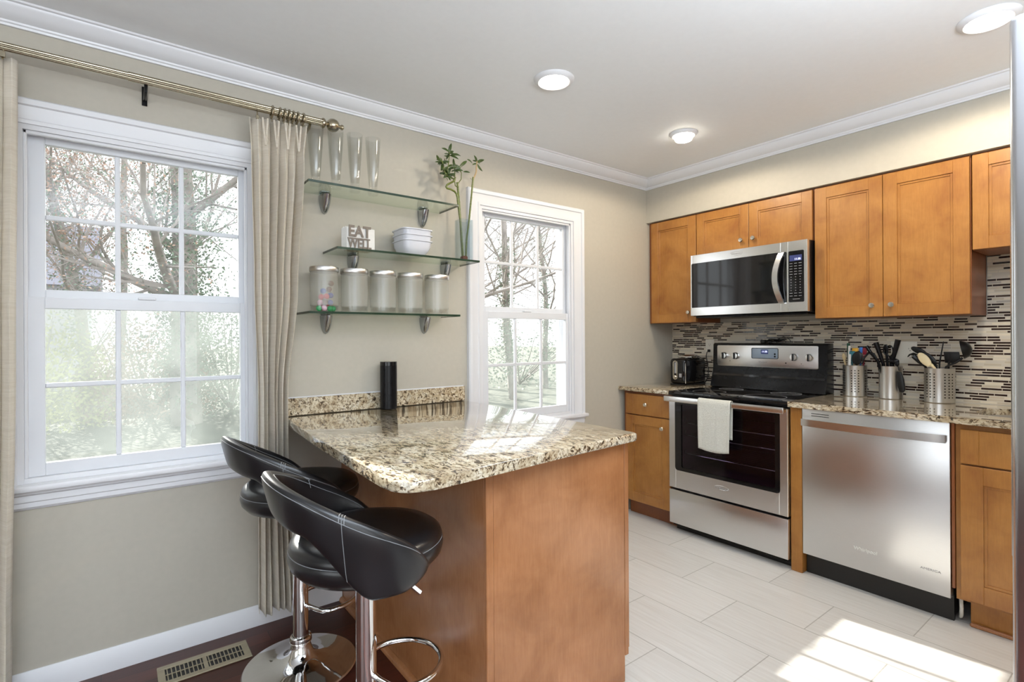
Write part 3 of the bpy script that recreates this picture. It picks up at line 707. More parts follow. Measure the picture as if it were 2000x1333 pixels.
for rr_ in range(13):
    for c in range(3):
        wd = 0.008 if rr_ < 5 or rr_ > 10 else 0.003
        yy = -1.091-0.0255*c; z = 1.690-rr_*0.0158
        build('key_legend', MB().box(-0.4068, -0.4061, yy+wd, yy-wd, z-0.0012, z+0.0012), 'grey_print', kp)
build('key_legend', MB().box(-0.4068, -0.4061, -1.100, -1.140, 1.481, 1.4835), 'grey_print', kp)

# ------------------------------------------------------------------ countertops
def ct_poly(poly, z0, z1, bev=0.006): return MB().prism(poly, 'z', z0, z1, bev)
o = build('countertop', ct_poly([(-0.672, -0.003), (-0.672, -0.4275), (-0.0275, -0.4275), (-0.0275, -0.003)], 0.885, 0.914), 'granite'); tag(o, 'small speckled granite countertop piece under the toaster', 'countertop')
def counter_right():
    x0, x1, y0, y1 = -0.672, -0.0275, -1.1895, -3.10
    cx, cy, ax, ay = -0.345, -2.28, 0.205, 0.37
    N = 64; inner = []; outer = []
    for i in range(N):
        a = 2*PI*i/N; c, s = math.cos(a), math.sin(a)
        e = 0.62
        inner.append((cx+ax*math.copysign(abs(c)**e, c), cy+ay*math.copysign(abs(s)**e, s)))
    for (px, py) in inner:
        dx, dy = px-cx, py-cy
        ts = []
        if dx > 1e-9: ts.append((x1-cx)/dx)
        if dx < -1e-9: ts.append((x0-cx)/dx)
        if dy > 1e-9: ts.append((y0-cy)/dy)
        if dy < -1e-9: ts.append((y1-cy)/dy)
        k = min(ts); outer.append([cx+dx*k, cy+dy*k])
    for q in ((x0, y0), (x1, y0), (x0, y1), (x1, y1)):
        j = min(range(N), key=lambda i: (outer[i][0]-q[0])**2+(outer[i][1]-q[1])**2); outer[j] = list(q)
    mb = MB(); ring_prism(mb, outer, inner, 'z', 0.885, 0.914)
    return mb
o = build('countertop', counter_right(), 'granite'); tag(o, 'long granite countertop over the dishwasher, with sink cutout', 'countertop')
def sink():
    mb = MB(); N = 48
    def loop(k, z):
        L = []
        for i in range(N):
            a = 2*PI*i/N; c, s = math.cos(a), math.sin(a); e = 0.62
            L.append(mb.bm.verts.new((-0.345+0.207*k*math.copysign(abs(c)**e, c), -2.28+0.372*k*math.copysign(abs(s)**e, s), z)))
        return L
    Ls = [loop(1.06, 0.8845), loop(1.0, 0.8845), loop(0.97, 0.80), loop(0.90, 0.712), loop(0.05, 0.708)]
    for a, b in zip(Ls[:-1], Ls[1:]):
        for i in range(N): mb.bm.faces.new((a[i], a[(i+1) % N], b[(i+1) % N], b[i]))
    mb.bm.faces.new(Ls[-1]); return mb
o = build('sink_basin', sink(), 'steel_brushed'); tag(o, 'undermount stainless sink basin at the far right counter', 'sink')

PEN = [(-2.935, -0.003), (-2.940, -0.10), (-2.962, -0.190), (-2.984, -0.604), (-3.004, -1.093)]
cx, cy, r = -2.945, -1.298, 0.064
PEN += [(-3.009, -1.25)]+[(cx+r*math.cos(R(a)), cy+r*math.sin(R(a))) for a in (188, 203, 218, 233, 248, 263)]+[(-2.915, -1.362), (-2.743, -1.345), (-2.418, -1.308)]
PEN += [(-2.045, -1.284), (-2.028, -1.278), (-2.018, -1.264), (-1.981, -0.003)]
def pen_top():
    return MB().prism(PEN, 'z', 0.884, 0.914, 0.007)
t = build('peninsula_countertop', pen_top(), 'granite'); tag(t, 'large polished granite peninsula countertop with rounded corner', 'countertop')
build('granite_backsplash', MB().box(-2.933, -1.981, -0.0025, -0.022, 0.9145, 0.994, 0.002), 'granite', t)
build('caulk_line', MB().box(-2.933, -1.981, -0.0015, -0.006, 0.9942, 0.9985), 'trim_paint', t)

# peninsula cabinet
t = thing('peninsula_cabinet', 'wooden peninsula base cabinet under the large granite top', 'cabinet', (-2.36, -0.6, 0))
build('back_panel', MB().box(-2.680, -2.662, -0.004, -1.2375, 0.0005, 0.8835, 0.001), 'maple_panel', t)
build('end_panel', MB().box(-2.654, -2.066, -1.237, -1.250, 0.0005, 0.8835, 0.001), 'maple_panel', t)
build('corner_post', MB().box(-2.681, -2.6545, -1.238, -1.252, 0.0005, 0.8835, 0.002), 'maple_panel', t)
build('cabinet_body', MB().box(-2.6615, -2.066, -0.004, -1.2365, 0.10, 0.8835), 'maple_edge', t)
build('toe_kick', MB().box(-2.6535, -2.125, -0.02, -1.2365, 0.0005, 0.0995), 'maple_edge', t)
build('face_frame', MB().box(-2.0655, -2.047, -0.004, -1.252, 0.095, 0.8835, 0.0015), 'maple_panel', t)
build('shoe_moulding', MB().prism([(-2.6805, 0.0005), (-2.700, 0.0005), (-2.698, 0.011), (-2.692, 0.018), (-2.6805, 0.021)], 'y', -0.02, -1.252), 'maple_panel', t)
for i in range(3):   # doors facing the stove side
    a, b_ = -0.02-0.41*i, -0.42-0.41*i
    mb = MB().box(-2.0465, -2.030, a, a-0.06, 0.11, 0.87, 0.001).box(-2.0465, -2.030, b_+0.06, b_, 0.11, 0.87, 0.001).box(-2.0465, -2.030, a-0.06, b_+0.06, 0.81, 0.87, 0.001).box(-2.0465, -2.030, a-0.06, b_+0.06, 0.11, 0.17, 0.001).box(-2.0465, -2.036, a-0.06, b_+0.06, 0.17, 0.81)
    build('door', mb, 'maple_panel', t)

# ------------------------------------------------------------------ mosaic backsplash, outlets
o = build('tile_backsplash', MB().box(-0.0173, -0.0268, -0.0005, -3.10, 0.9145, 1.3655).box(-0.0173, -0.0268, -1.8835, -3.10, 1.3655, 1.667).box(-0.0173, -0.0268, -0.4285, -1.1885, 0.80, 0.9145), 'mosaic_tile', loc=(0, 0, 0.9)); tag(o, 'mosaic backsplash of thin horizontal brown and beige strips', 'backsplash')
t = thing('wall_outlet', 'ivory wall outlet beside the stove with a black plug', 'outlet', (-0.027, -0.331, 1.18))
build('cover_plate', MB().box(-0.0272, -0.0335, -0.297, -0.366, 1.122, 1.243, 0.002, 2), 'outlet_ivory', t)
def socket(par, y, z):
    s = build('receptacle', MB().prism(rrect(y-0.016, y+0.016, z-0.014, z+0.014, 0.010), 'x', -0.0352, -0.0334), 'outlet_ivory', par)
    build('slots', MB().box(-0.0357, -0.0351, y-0.007, y-0.0055, z-0.002, z+0.007).box(-0.0357, -0.0351, y+0.0055, y+0.007, z-0.002, z+0.007).cyl((-0.0351, y, z-0.008), 0.0022, 0.0006, 10, 'x'), 'black_plastic', s)
socket(t, -0.331, 1.205); socket(t, -0.331, 1.160)
t = thing('light_switch_plate', 'wide ivory switch and outlet plate behind the utensil canisters', 'outlet', (-0.027, -1.53, 1.17))
build('cover_plate', MB().box(-0.0272, -0.0335, -1.470, -1.592, 1.109, 1.232, 0.002, 2), 'outlet_ivory', t)
build('toggle_switch', MB().box(-0.0334, -0.0350, -1.491, -1.510, 1.150, 1.190).box(-0.0350, -0.043, -1.4975, -1.5035, 1.168, 1.180, 0.001), 'outlet_ivory', t)
socket(t, -1.561, 1.190); socket(t, -1.561, 1.150)

# ------------------------------------------------------------------ toaster
t = thing('toaster', 'black two-slice toaster with chrome lever slot in the corner', 'toaster', (-0.18, -0.246, 0.914))
def cushion(mb, x0, x1, y0, y1, z0, z1, r, seg=3):
    mb.box(x0, x1, y0, y1, z0, z1, r, seg)
mb = MB(); cushion(mb, -0.316, -0.050, -0.178, -0.314, 0.922, 1.108, 0.026, 5)
bd = build('body', mb, 'black_gloss', t)
build('base', MB().box(-0.312, -0.054, -0.184, -0.308, 0.9145, 0.924, 0.002), 'black_plastic', t)
def slot_ring():
    mb = MB(); ring_prism(mb, rrect(-0.214, -0.252, 0.955, 1.092, 0.0185), rrect(-0.221, -0.245, 0.962, 1.085, 0.0118), 'x', -0.3215, -0.314); return mb
lev = build('lever_frame', slot_ring(), 'nickel', t)
build('lever_slot', MB().box(-0.3165, -0.3155, -0.225, -0.241, 1.000, 1.08), 'grey_print', lev)
build('browning_dial', MB().cyl((-0.3165, -0.233, 0.975), 0.011, 0.014, 24, 'x', 0.003), 'nickel', lev)
build('button_panel', MB().box(-0.3165, -0.3145, -0.262, -0.285, 0.972, 1.000, 0.001), 'grey_print', t)
build('chrome_trim', MB().tube([(-0.305, -0.3095, 0.93), (-0.308, -0.311, 1.0), (-0.308, -0.311, 1.05), (-0.300, -0.305, 1.09), (-0.292, -0.295, 1.105)], 0.003, 8), 'nickel', t)
build('bread_slots', MB().box(-0.29, -0.085, -0.208, -0.226, 1.1075, 1.1085).box(-0.29, -0.085, -0.264, -0.282, 1.1075, 1.1085), 'nickel', t)
o = build('burner_plate', MB().lathe([(0, 0), (0.082, 0.001), (0.088, 0.006), (0.086, 0.011), (0.072, 0.013), (0.064, 0.019), (0.055, 0.021), (0.052, 0.017), (0, 0.016)], (-0.165, -0.245, 1.1095), 40), 'chrome'); tag(o, 'round chrome cover resting on top of the toaster', 'lid')
mb = MB().tube([(-0.0365, -0.331, 1.160), (-0.050, -0.336, 1.162), (-0.055, -0.322, 1.150), (-0.050, -0.312, 1.12), (-0.045, -0.318, 1.07), (-0.048, -0.330, 1.02), (-0.050, -0.325, 0.97), (-0.052, -0.31, 0.93), (-0.053, -0.298, 0.9215)], 0.0028, 8).box(-0.0358, -0.052, -0.322, -0.340, 1.150, 1.170, 0.003)
o = build('power_cord', mb, 'black_plastic'); tag(o, 'black toaster cord plugged into the wall outlet', 'cord')

# ------------------------------------------------------------------ utensil canisters
def canister(cx, cy, r, h, label, holes):
    t = thing('utensil_canister', label, 'canister', (cx, cy, 0.9145), 'steel utensil canisters on the counter')
    build('cup', MB().lathe([(0, 0.002), (r-0.003, 0.002), (r-0.0015, 0.004), (r-0.0015, h-0.002), (r, h), (r+0.0008, h-0.001), (r, h-0.004), (r, 0.003), (r-0.003, 0), (0, 0)], (cx, cy, 0.9145), 56), 'steel_vertical', t)
    if holes is not None:
        mb = MB(); az = math.atan2(-2.528-cy, -3.553-cx)
        for k in range(5):
            for c in range(3):
                for q in range(9):
                    a = az+R(holes+(k-2)*72)+R((c-1)*16.5)
                    p = Vector((cx+(r+0.0004)*math.cos(a), cy+(r+0.0004)*math.sin(a), 0.9145+0.030+q*0.0150))
                    tb = bmesh.new(); bmesh.ops.create_cone(tb, segments=10, radius1=0.0034, radius2=0.0034, depth=0.0012, cap_ends=True)
                    mt = Matrix.Translation(p) @ Matrix.Rotation(a, 4, 'Z') @ Matrix.Rotation(R(90), 4, 'Y')
                    mb.join(tb, mt)
        build('punched_holes', mb, 'black_plastic', t)
    return t
canister(-0.105, -1.313, 0.060, 0.180, 'perforated steel canister nearest the stove, holding colourful utensils', 0.01)
canister(-0.105, -1.490, 0.055, 0.182, 'smooth plain steel canister in the middle, full of black handles', None)
canister(-0.110, -1.708, 0.064, 0.180, 'perforated steel canister nearest the sink, holding cream spoon and ladle', 36)
ZC = 0.9185
def stick(name, label, cat, pts, r, mat, extra=None, group=None, flat=False):
    mb = MB().tube(pts, r, 10)
    if extra: extra(mb)
    o = build(name, mb, mat, ang=50); return tag(o, label, cat, group)
def ellip(mb, c, a, b, th, tilt=0, lean=0, seg=24):
    """flat elliptical paddle facing -x: b along local z, a along y"""
    tb = bmesh.new(); n = seg; rings = []
    for (k, dx) in ((0.0, -th), (0.6, -th), (0.9, -th*0.6), (1.0, 0), (0.9, th*0.6), (0.6, th), (0.0, th)):
        if k == 0: rings.append([tb.verts.new((dx, 0, 0))])
        else: rings.append([tb.verts.new((dx, a*k*math.cos(2*PI*i/n), b*k*math.sin(2*PI*i/n))) for i in range(n)])
    for p, q in zip(rings[:-1], rings[1:]):
        for i in range(n):
            k2 = (i+1) % n
            if len(p) == 1: tb.faces.new((p[0], q[i], q[k2]))
            elif len(q) == 1: tb.faces.new((p[i], q[0], p[k2]))
            else: tb.faces.new((p[i], q[i], q[k2], p[k2]))
    mb.join(tb, Matrix.Translation(c) @ Matrix.Rotation(tilt, 4, 'X') @ Matrix.Rotation(lean, 4, 'Y'))
# canister one
X1 = -0.12
stick('spatula', 'dark green handle upright in the leftmost canister', 'utensil', [(-0.09, -1.293, ZC), (-0.095, -1.276, 1.12), (-0.095, -1.276, 1.222)], [0.004, 0.006, 0.0085], 'green_plastic')
stick('spatula', 'white slim handle leaning beside the green one', 'utensil', [(-0.12, -1.306, ZC), (-0.115, -1.284, 1.10), (-0.115, -1.289, 1.207)], [0.004, 0.0055, 0.0065], 'white_plastic')
stick('spatula', 'yellow topped spatula in the leftmost canister', 'utensil', [(-0.095, -1.318, ZC), (-0.095, -1.312, 1.16)], 0.004, 'yellow_plastic', lambda m: m.box(-0.101, -0.092, -1.296, -1.328, 1.163, 1.194, 0.004, 2))
stick('spatula', 'teal spatula below the yellow one in the leftmost canister', 'utensil', [(-0.12, -1.315, ZC), (-0.12, -1.303, 1.12)], 0.004, 'teal_plastic', lambda m: m.box(-0.126, -0.117, -1.290, -1.322, 1.12, 1.176, 0.004, 2))
stick('spatula', 'blue tipped spatula in the leftmost canister', 'utensil', [(-0.085, -1.327, ZC), (-0.085, -1.338, 1.17)], 0.004, 'blue_plastic', lambda m: m.box(-0.090, -0.081, -1.330, -1.350, 1.165, 1.199, 0.004, 2))
stick('spatula', 'dark red spatula at the right of the leftmost canister', 'utensil', [(-0.095, -1.345, ZC), (-0.100, -1.358, 1.15)], 0.004, 'red_plastic', lambda m: m.box(-0.106, -0.094, -1.352, -1.374, 1.155, 1.196, 0.004, 2))
stick('serving_spoon', 'large black round spoon at the front of the leftmost canister', 'utensil', [(-0.125, -1.332, ZC), (-0.145, -1.336, 1.10)], 0.005, 'black_plastic', lambda m: ellip(m, (-0.146, -1.340, 1.137), 0.028, 0.040, 0.006, R(10)))
stick('whisk_handle', 'white thick handle low in the leftmost canister', 'utensil', [(-0.135, -1.310, ZC), (-0.145, -1.299, 1.10), (-0.148, -1.304, 1.158)], [0.004, 0.007, 0.006], 'white_plastic')
stick('wooden_spoon', 'pale wooden spoon at the left of the leftmost canister', 'utensil', [(-0.115, -1.285, ZC), (-0.120, -1.269, 1.10), (-0.120, -1.262, 1.125)], 0.0055, 'tan_wood', lambda m: ellip(m, (-0.121, -1.262, 1.142), 0.011, 0.022, 0.005, R(-10)))
# canister two
H2 = [([(-0.105, -1.468, ZC), (-0.115, -1.457, 1.11), (-0.120, -1.437, 1.185), (-0.120, -1.424, 1.226)], [0.005, 0.009, 0.012, 0.0145], 'curved black handle with a rounded end, leaning left'),
      ([(-0.11, -1.495, ZC), (-0.115, -1.500, 1.12), (-0.120, -1.517, 1.186), (-0.120, -1.530, 1.243)], [0.005, 0.010, 0.0125, 0.0145], 'tallest thick black handle leaning right'),
      ([(-0.09, -1.478, ZC), (-0.090, -1.470, 1.12), (-0.090, -1.462, 1.216)], [0.004, 0.007, 0.008], 'slim upright black knife handle in the middle canister'),
      ([(-0.125, -1.472, ZC), (-0.135, -1.440, 1.12), (-0.140, -1.402, 1.175), (-0.140, -1.384, 1.206)], [0.004, 0.008, 0.009, 0.010], 'black handle leaning far left out of the middle canister')]
for pts, rr_, lb in H2: stick('kitchen_knife', lb, 'utensil', pts, rr_, 'black_satin')
def loop_handle(mb, y, z, ry, rz, x, th=0.0038):
    mb.tube([(x, y+ry*math.cos(R(i*20)), z+rz*math.sin(R(i*20))) for i in range(18)], th, 8, closed=True)
mb = MB().tube([(-0.105, -1.49, ZC), (-0.105, -1.487, 1.15)], 0.004, 8); loop_handle(mb, -1.486, 1.180, 0.016, 0.030, -0.105); loop_handle(mb, -1.468, 1.186, 0.010, 0.026, -0.108)
tag(build('kitchen_scissors', mb, 'black_satin'), 'black scissors with oval finger loops in the middle canister', 'scissors')
mb = MB().tube([(-0.13, -1.475, ZC), (-0.15, -1.452, 1.105), (-0.158, -1.425, 1.165), (-0.160, -1.400, 1.168), (-0.162, -1.380, 1.14), (-0.162, -1.372, 1.108)], [0.004, 0.005, 0.006, 0.006, 0.005, 0.004], 8)
tag(build('bottle_opener', mb, 'black_satin'), 'arched black tool drooping left over the middle canister rim', 'utensil')
mb = MB().tube([(-0.12, -1.505, ZC), (-0.135, -1.512, 1.10)], 0.006, 8); ellip(mb, (-0.140, -1.517, 1.125), 0.024, 0.016, 0.010); mb.box(-0.150, -0.132, -1.522, -1.540, 1.100, 1.122, 0.004, 2)
tag(build('can_opener', mb, 'black_satin'), 'short bulky black gadget low at the right of the middle canister', 'utensil')
mb = MB().tube([(-0.136, -1.525, 1.088), (-0.142, -1.531, 1.101), (-0.150, -1.538, 1.094), (-0.152, -1.541, 1.075)], 0.0026, 8).prism([(-1.534, 1.070), (-1.553, 1.066), (-1.564, 1.030), (-1.571, 0.972), (-1.562, 0.957), (-1.545, 0.957), (-1.536, 0.99)], 'x', -0.160, -0.142, 0.004)
tag(build('knife_sharpener', mb, 'black_plastic'), 'black paddle hanging from the right rim of the middle canister', 'utensil')
# canister three
stick('serving_spoon', 'cream coloured oval spoon in the rightmost canister', 'utensil', [(-0.120, -1.72, ZC), (-0.160, -1.700, 1.095), (-0.168, -1.685, 1.115)], [0.004, 0.006, 0.009], 'cream_plastic', lambda m: ellip(m, (-0.170, -1.660, 1.139), 0.021, 0.042, 0.005, R(-36)))
stick('slotted_spoon', 'black slotted spoon leaning left above the cream spoon', 'utensil', [(-0.11, -1.735, ZC), (-0.135, -1.698, 1.115), (-0.140, -1.676, 1.145), (-0.140, -1.652, 1.172)], [0.004, 0.005, 0.009, 0.008], 'black_plastic', lambda m: (ellip(m, (-0.141, -1.628, 1.184), 0.016, 0.038, 0.005, R(-62)), ellip(m, (-0.145, -1.672, 1.147), 0.018, 0.045, 0.005, R(-45))))
mb = MB().tube([(-0.095, -1.700, ZC), (-0.120, -1.650, 1.10), (-0.125, -1.625, 1.128), (-0.125, -1.600, 1.155)], [0.004, 0.006, 0.012, 0.013], 8)
for k in range(4): mb.tube([(-0.125, -1.606-0.004*k, 1.155+0.003*k), (-0.131, -1.590-0.004*k, 1.163+0.003*k), (-0.137, -1.577-0.002*k, 1.150+0.004*k)], 0.0028, 6)
tag(build('pasta_fork', mb, 'black_plastic'), 'black pronged pasta server leaning furthest left from the rightmost canister', 'utensil')
stick('skewer', 'thin black upright rod in the rightmost canister', 'utensil', [(-0.10, -1.700, ZC), (-0.095, -1.705, 1.12), (-0.095, -1.722, 1.234)], [0.0035, 0.004, 0.0025], 'black_plastic')
def spat(m):
    m.prism([(-1.728, 1.122), (-1.722, 1.180), (-1.786, 1.180), (-1.790, 1.150), (-1.765, 1.122)], 'x', -0.098, -0.094, 0.0012)
    m.box(-0.0985, -0.0935, -1.738, -1.742, 1.135, 1.168).box(-0.0985, -0.0935, -1.752, -1.756, 1.135, 1.168)
stick('turner', 'black flat turner behind the ladle in the rightmost canister', 'utensil', [(-0.100, -1.730, ZC), (-0.098, -1.745, 1.13)], 0.005, 'black_plastic', spat)
def ladle(m):
    tb = bmesh.new(); n = 28; prof = [(0.0, -0.036), (0.018, -0.032), (0.033, -0.020), (0.042, 0.0), (0.039, 0.0), (0.030, -0.018), (0.016, -0.028), (0.0, -0.032)]
    rings = [[tb.verts.new((0, 0, z))] if r_ == 0 else [tb.verts.new((r_*math.cos(2*PI*i/n), r_*math.sin(2*PI*i/n), z)) for i in range(n)] for r_, z in prof]
    for p, q in zip(rings[:-1], rings[1:]):
        for i in range(n):
            k2 = (i+1) % n
            if len(p) == 1: tb.faces.new((p[0], q[i], q[k2]))
            elif len(q) == 1: tb.faces.new((p[i], q[0], p[k2]))
            else: tb.faces.new((p[i], q[i], q[k2], p[k2]))
    m.join(tb, Matrix.Translation((-0.140, -1.806, 1.192)) @ Matrix.Rotation(R(-102), 4, 'X') @ Matrix.Rotation(R(-8), 4, 'Y') @ Matrix.Scale(1.14, 4))
stick('ladle', 'black soup ladle leaning right out of the rightmost canister', 'ladle', [(-0.13, -1.70, ZC), (-0.150, -1.745, 1.105), (-0.150, -1.780, 1.125), (-0.142, -1.800, 1.142), (-0.140, -1.808, 1.152)], [0.004, 0.005, 0.006, 0.006, 0.005], 'black_plastic', ladle)

# ------------------------------------------------------------------ glass shelves
def shelf(x0, x1, zt, label, bx):
    t = thing('glass_shelf', label, 'shelf', ((x0+x1)/2, -0.1, zt-0.010), 'glass shelves on chrome brackets')
    gl = build('glass_plate', MB().box(x0+0.002, x1-0.002, -0.004, -0.203, zt-0.009, zt-0.0005), 'shelf_glass', t)
    mb = MB().box(x0, x1, -0.203, -0.206, zt-0.010, zt, 0.0004).box(x0, x0+0.002, -0.004, -0.203, zt-0.010, zt).box(x1-0.002, x1, -0.004, -0.203, zt-0.010, zt)
    build('glass_edge', mb, 'glass_edge_green', t)
    for b in bx:
        mb = MB(); z0 = zt-0.0105
        # leaf shaped clamp: rounded body tapering downward, deepest at the top
        def fn(i, j):
            f = j/14; a = PI*i/20
            w = 0.026*math.sqrt(max(0, 1-f**2.2)); d = 0.062*(1-f)**0.55+0.001
            return (b-w*math.cos(a), -0.0015-d*math.sin(a)**0.8, z0-0.001-0.088*f)
        mb.grid(fn, 21, 15)
        mb.bm.faces.new([mb.bm.verts.new(fn(i, 0)) for i in range(21)])
        mb.box(b-0.022, b+0.022, -0.0015, -0.030, zt+0.0005, zt+0.010, 0.004, 2)
        mb.box(b-0.022, b+0.022, -0.0015, -0.0035, z0, zt+0.008)
        build('bracket', mb, 'chrome_dark_reflect', t, ang=60)
    return t
shelf(-2.886, -2.128, 1.960, 'top glass shelf holding the tall beer glasses', (-2.755, -2.235))
shelf(-2.763, -1.999, 1.680, 'middle glass shelf holding bowls, napkins and the bamboo vase', (-2.620, -2.100))
shelf(-2.884, -2.122, 1.388, 'bottom glass shelf holding the five frosted jars', (-2.752, -2.228))

# beer glasses
def pilsner(x, y, z):
    return MB().lathe([(0, 0.0), (0.024, 0.0), (0.026, 0.006), (0.022, 0.020), (0.019, 0.028), (0.021, 0.040), (0.0235, 0.07), (0.030, 0.16), (0.0365, 0.272), (0.0350, 0.272), (0.0285, 0.16), (0.0215, 0.07), (0.019, 0.045), (0.0, 0.040)], (x, y, z), 40)
for x, lb in ((-2.828, 'tall clear pilsner glass nearest the curtain'), (-2.737, 'second pilsner glass from the curtain, in front of the rod finial'), (-2.646, 'third pilsner glass from the curtain'), (-2.556, 'pilsner glass furthest right on the top shelf')):
    o = build('pilsner_glass', pilsner(x, -0.115, 1.9605), 'drinking_glass', ang=60); tag(o, lb, 'glass', 'pilsner glasses on the top shelf')

# jars
for i, (x, lb) in enumerate(((-2.789, 'frosted glass jar with colourful candy inside, leftmost'), (-2.648, 'empty frosted jar next to the candy jar'), (-2.504, 'middle one of the five frosted jars'), (-2.358, 'second frosted jar from the right end'), (-2.205, 'frosted jar at the right end of the bottom shelf'))):
    t = thing('storage_jar', lb, 'jar', (x, -0.105, 1.3885), 'frosted jars on the bottom shelf')
    r = 0.0615
    build('jar_glass', MB().lathe([(r-0.003, 0.030), (r, 0.030), (r, 0.183), (r-0.003, 0.183)], (x, -0.105, 1.3885), 48), 'frosted_glass', t)
    build('clear_base', MB().lathe([(0, 0.0), (r-0.002, 0.0), (r, 0.003), (r, 0.030), (r-0.003, 0.030), (r-0.004, 0.010), (0, 0.008)], (x, -0.105, 1.3885), 48), 'drinking_glass', t)
    build('jar_lid', MB().lathe([(0, 0.1835), (r+0.002, 0.1835), (r+0.003, 0.185), (r+0.003, 0.203), (r+0.001, 0.206), (0, 0.206)], (x, -0.105, 1.3885), 48), 'steel_vertical', t)
rnd = random.Random(2)
spots = [(-2.822, -0.135, 1.404, 'candy_green'), (-2.800, -0.140, 1.405, 'candy_pink'), (-2.775, -0.140, 1.403, 'candy_green'), (-2.757, -0.128, 1.404, 'candy_green'), (-2.815, -0.130, 1.430, 'candy_pink'), (-2.795, -0.135, 1.435, 'candy_brown'), (-2.770, -0.130, 1.432, 'candy_blue'), (-2.810, -0.128, 1.456, 'candy_red'), (-2.788, -0.132, 1.460, 'candy_red'), (-2.768, -0.128, 1.465, 'candy_blue'), (-2.800, -0.125, 1.484, 'candy_blue'), (-2.775, -0.128, 1.492, 'candy_brown'), (-2.765, -0.125, 1.520, 'candy_brown'), (-2.800, -0.095, 1.420, 'candy_pink'), (-2.770, -0.095, 1.430, 'candy_red')]
CN = {'candy_green': 'green', 'candy_pink': 'pink', 'candy_brown': 'brown', 'candy_blue': 'blue', 'candy_red': 'red'}
for k, (x, y, z, mt) in enumerate(spots):
    tb = bmesh.new(); bmesh.ops.create_icosphere(tb, subdivisions=2, radius=0.0125)
    mb = MB().join(tb, Matrix.Translation((x, y, z)) @ Matrix.Rotation(rnd.uniform(-0.6, 0.6), 4, 'Y') @ Matrix.Diagonal((1.1, 0.8, 1.05, 1)))
    o = build('wrapped_candy', mb, mt); tag(o, '%s wrapped candy inside the leftmost frosted jar' % CN[mt], 'candy', '%s candies in the leftmost jar' % CN[mt])

# napkin holder and napkins
t = thing('napkin_holder', 'grey metal napkin holder with cut-out EAT WELL lettering', 'napkin holder', (-2.633, -0.12, 1.6805))
build('base_plate', MB().box(-2.690, -2.575, -0.085, -0.142, 1.6805, 1.6835, 0.001), 'tan_wood', t)
plain('holder_metal', (0.17, 0.14, 0.115), 0.45, 0.2, var=0.1)
text('eat_lettering', 'EAT', 0.072, (-2.634, -0.140, 1.768), '-y', 'holder_metal', t, ext=0.0018, squash=0.86, bold=0.0022)
text('well_lettering', 'WELL', 0.066, (-2.634, -0.140, 1.712), '-y', 'holder_metal', t, ext=0.0018, squash=0.68, bold=0.0018)
build('joining_bar', MB().box(-2.686, -2.580, -0.1385, -0.1415, 1.6835, 1.692).box(-2.683, -2.583, -0.1385, -0.1415, 1.733, 1.7395), 'holder_metal', t)
build('back_plate', MB().box(-2.690, -2.575, -0.086, -0.089, 1.683, 1.775), 'holder_metal', t)
for k in range(8):
    y = -0.0935-0.0055*k
    mb = MB().box(-2.705+0.0015*k, -2.560+0.002*(k % 3), y, y-0.0035, 1.6842, 1.786+0.003*(k % 3), 0.0012)
    o = build('paper_napkin', mb, 'paper_white'); tag(o, 'white folded paper napkin standing in the EAT WELL holder', 'napkin', 'napkins in the holder')

# bowls (square with rounded corners, nested)
def bowl(cx, cy, z0):
    mb = MB(); N = 48
    def L(k, z, e):
        out = []
        for i in range(N):
            a = 2*PI*i/N; c, s = math.cos(a), math.sin(a)
            out.append(mb.bm.verts.new((cx+k*math.copysign(abs(c)**e, c), cy+k*math.copysign(abs(s)**e, s), z)))
        return out
    rows = [L(0.030, z0, 0.7), L(0.048, z0, 0.65), L(0.052, z0+0.004, 0.6), L(0.068, z0+0.022, 0.5), L(0.077, z0+0.045, 0.42), L(0.0785, z0+0.068, 0.38), L(0.0850, z0+0.070, 0.38), L(0.0850, z0+0.0745, 0.38), L(0.079, z0+0.0745, 0.38), L(0.074, z0+0.048, 0.42), L(0.063, z0+0.024, 0.5), L(0.045, z0+0.009, 0.65), L(0.02, z0+0.007, 0.8)]
    for a, b in zip(rows[:-1], rows[1:]):
        for i in range(N): mb.bm.faces.new((a[i], a[(i+1) % N], b[(i+1) % N], b[i]))
    mb.bm.faces.new(rows[0][::-1]); mb.bm.faces.new(rows[-1]); return mb
for z, lb in ((1.6805, 'white square bowl at the bottom of the nested stack'), (1.7085, 'middle white square bowl of the nested stack'), (1.7365, 'topmost white square bowl of the nested stack')):
    o = build('serving_bowl', bowl(-2.349, -0.113, z), 'porcelain', ang=50); tag(o, lb, 'bowl', 'square bowls on the middle shelf')

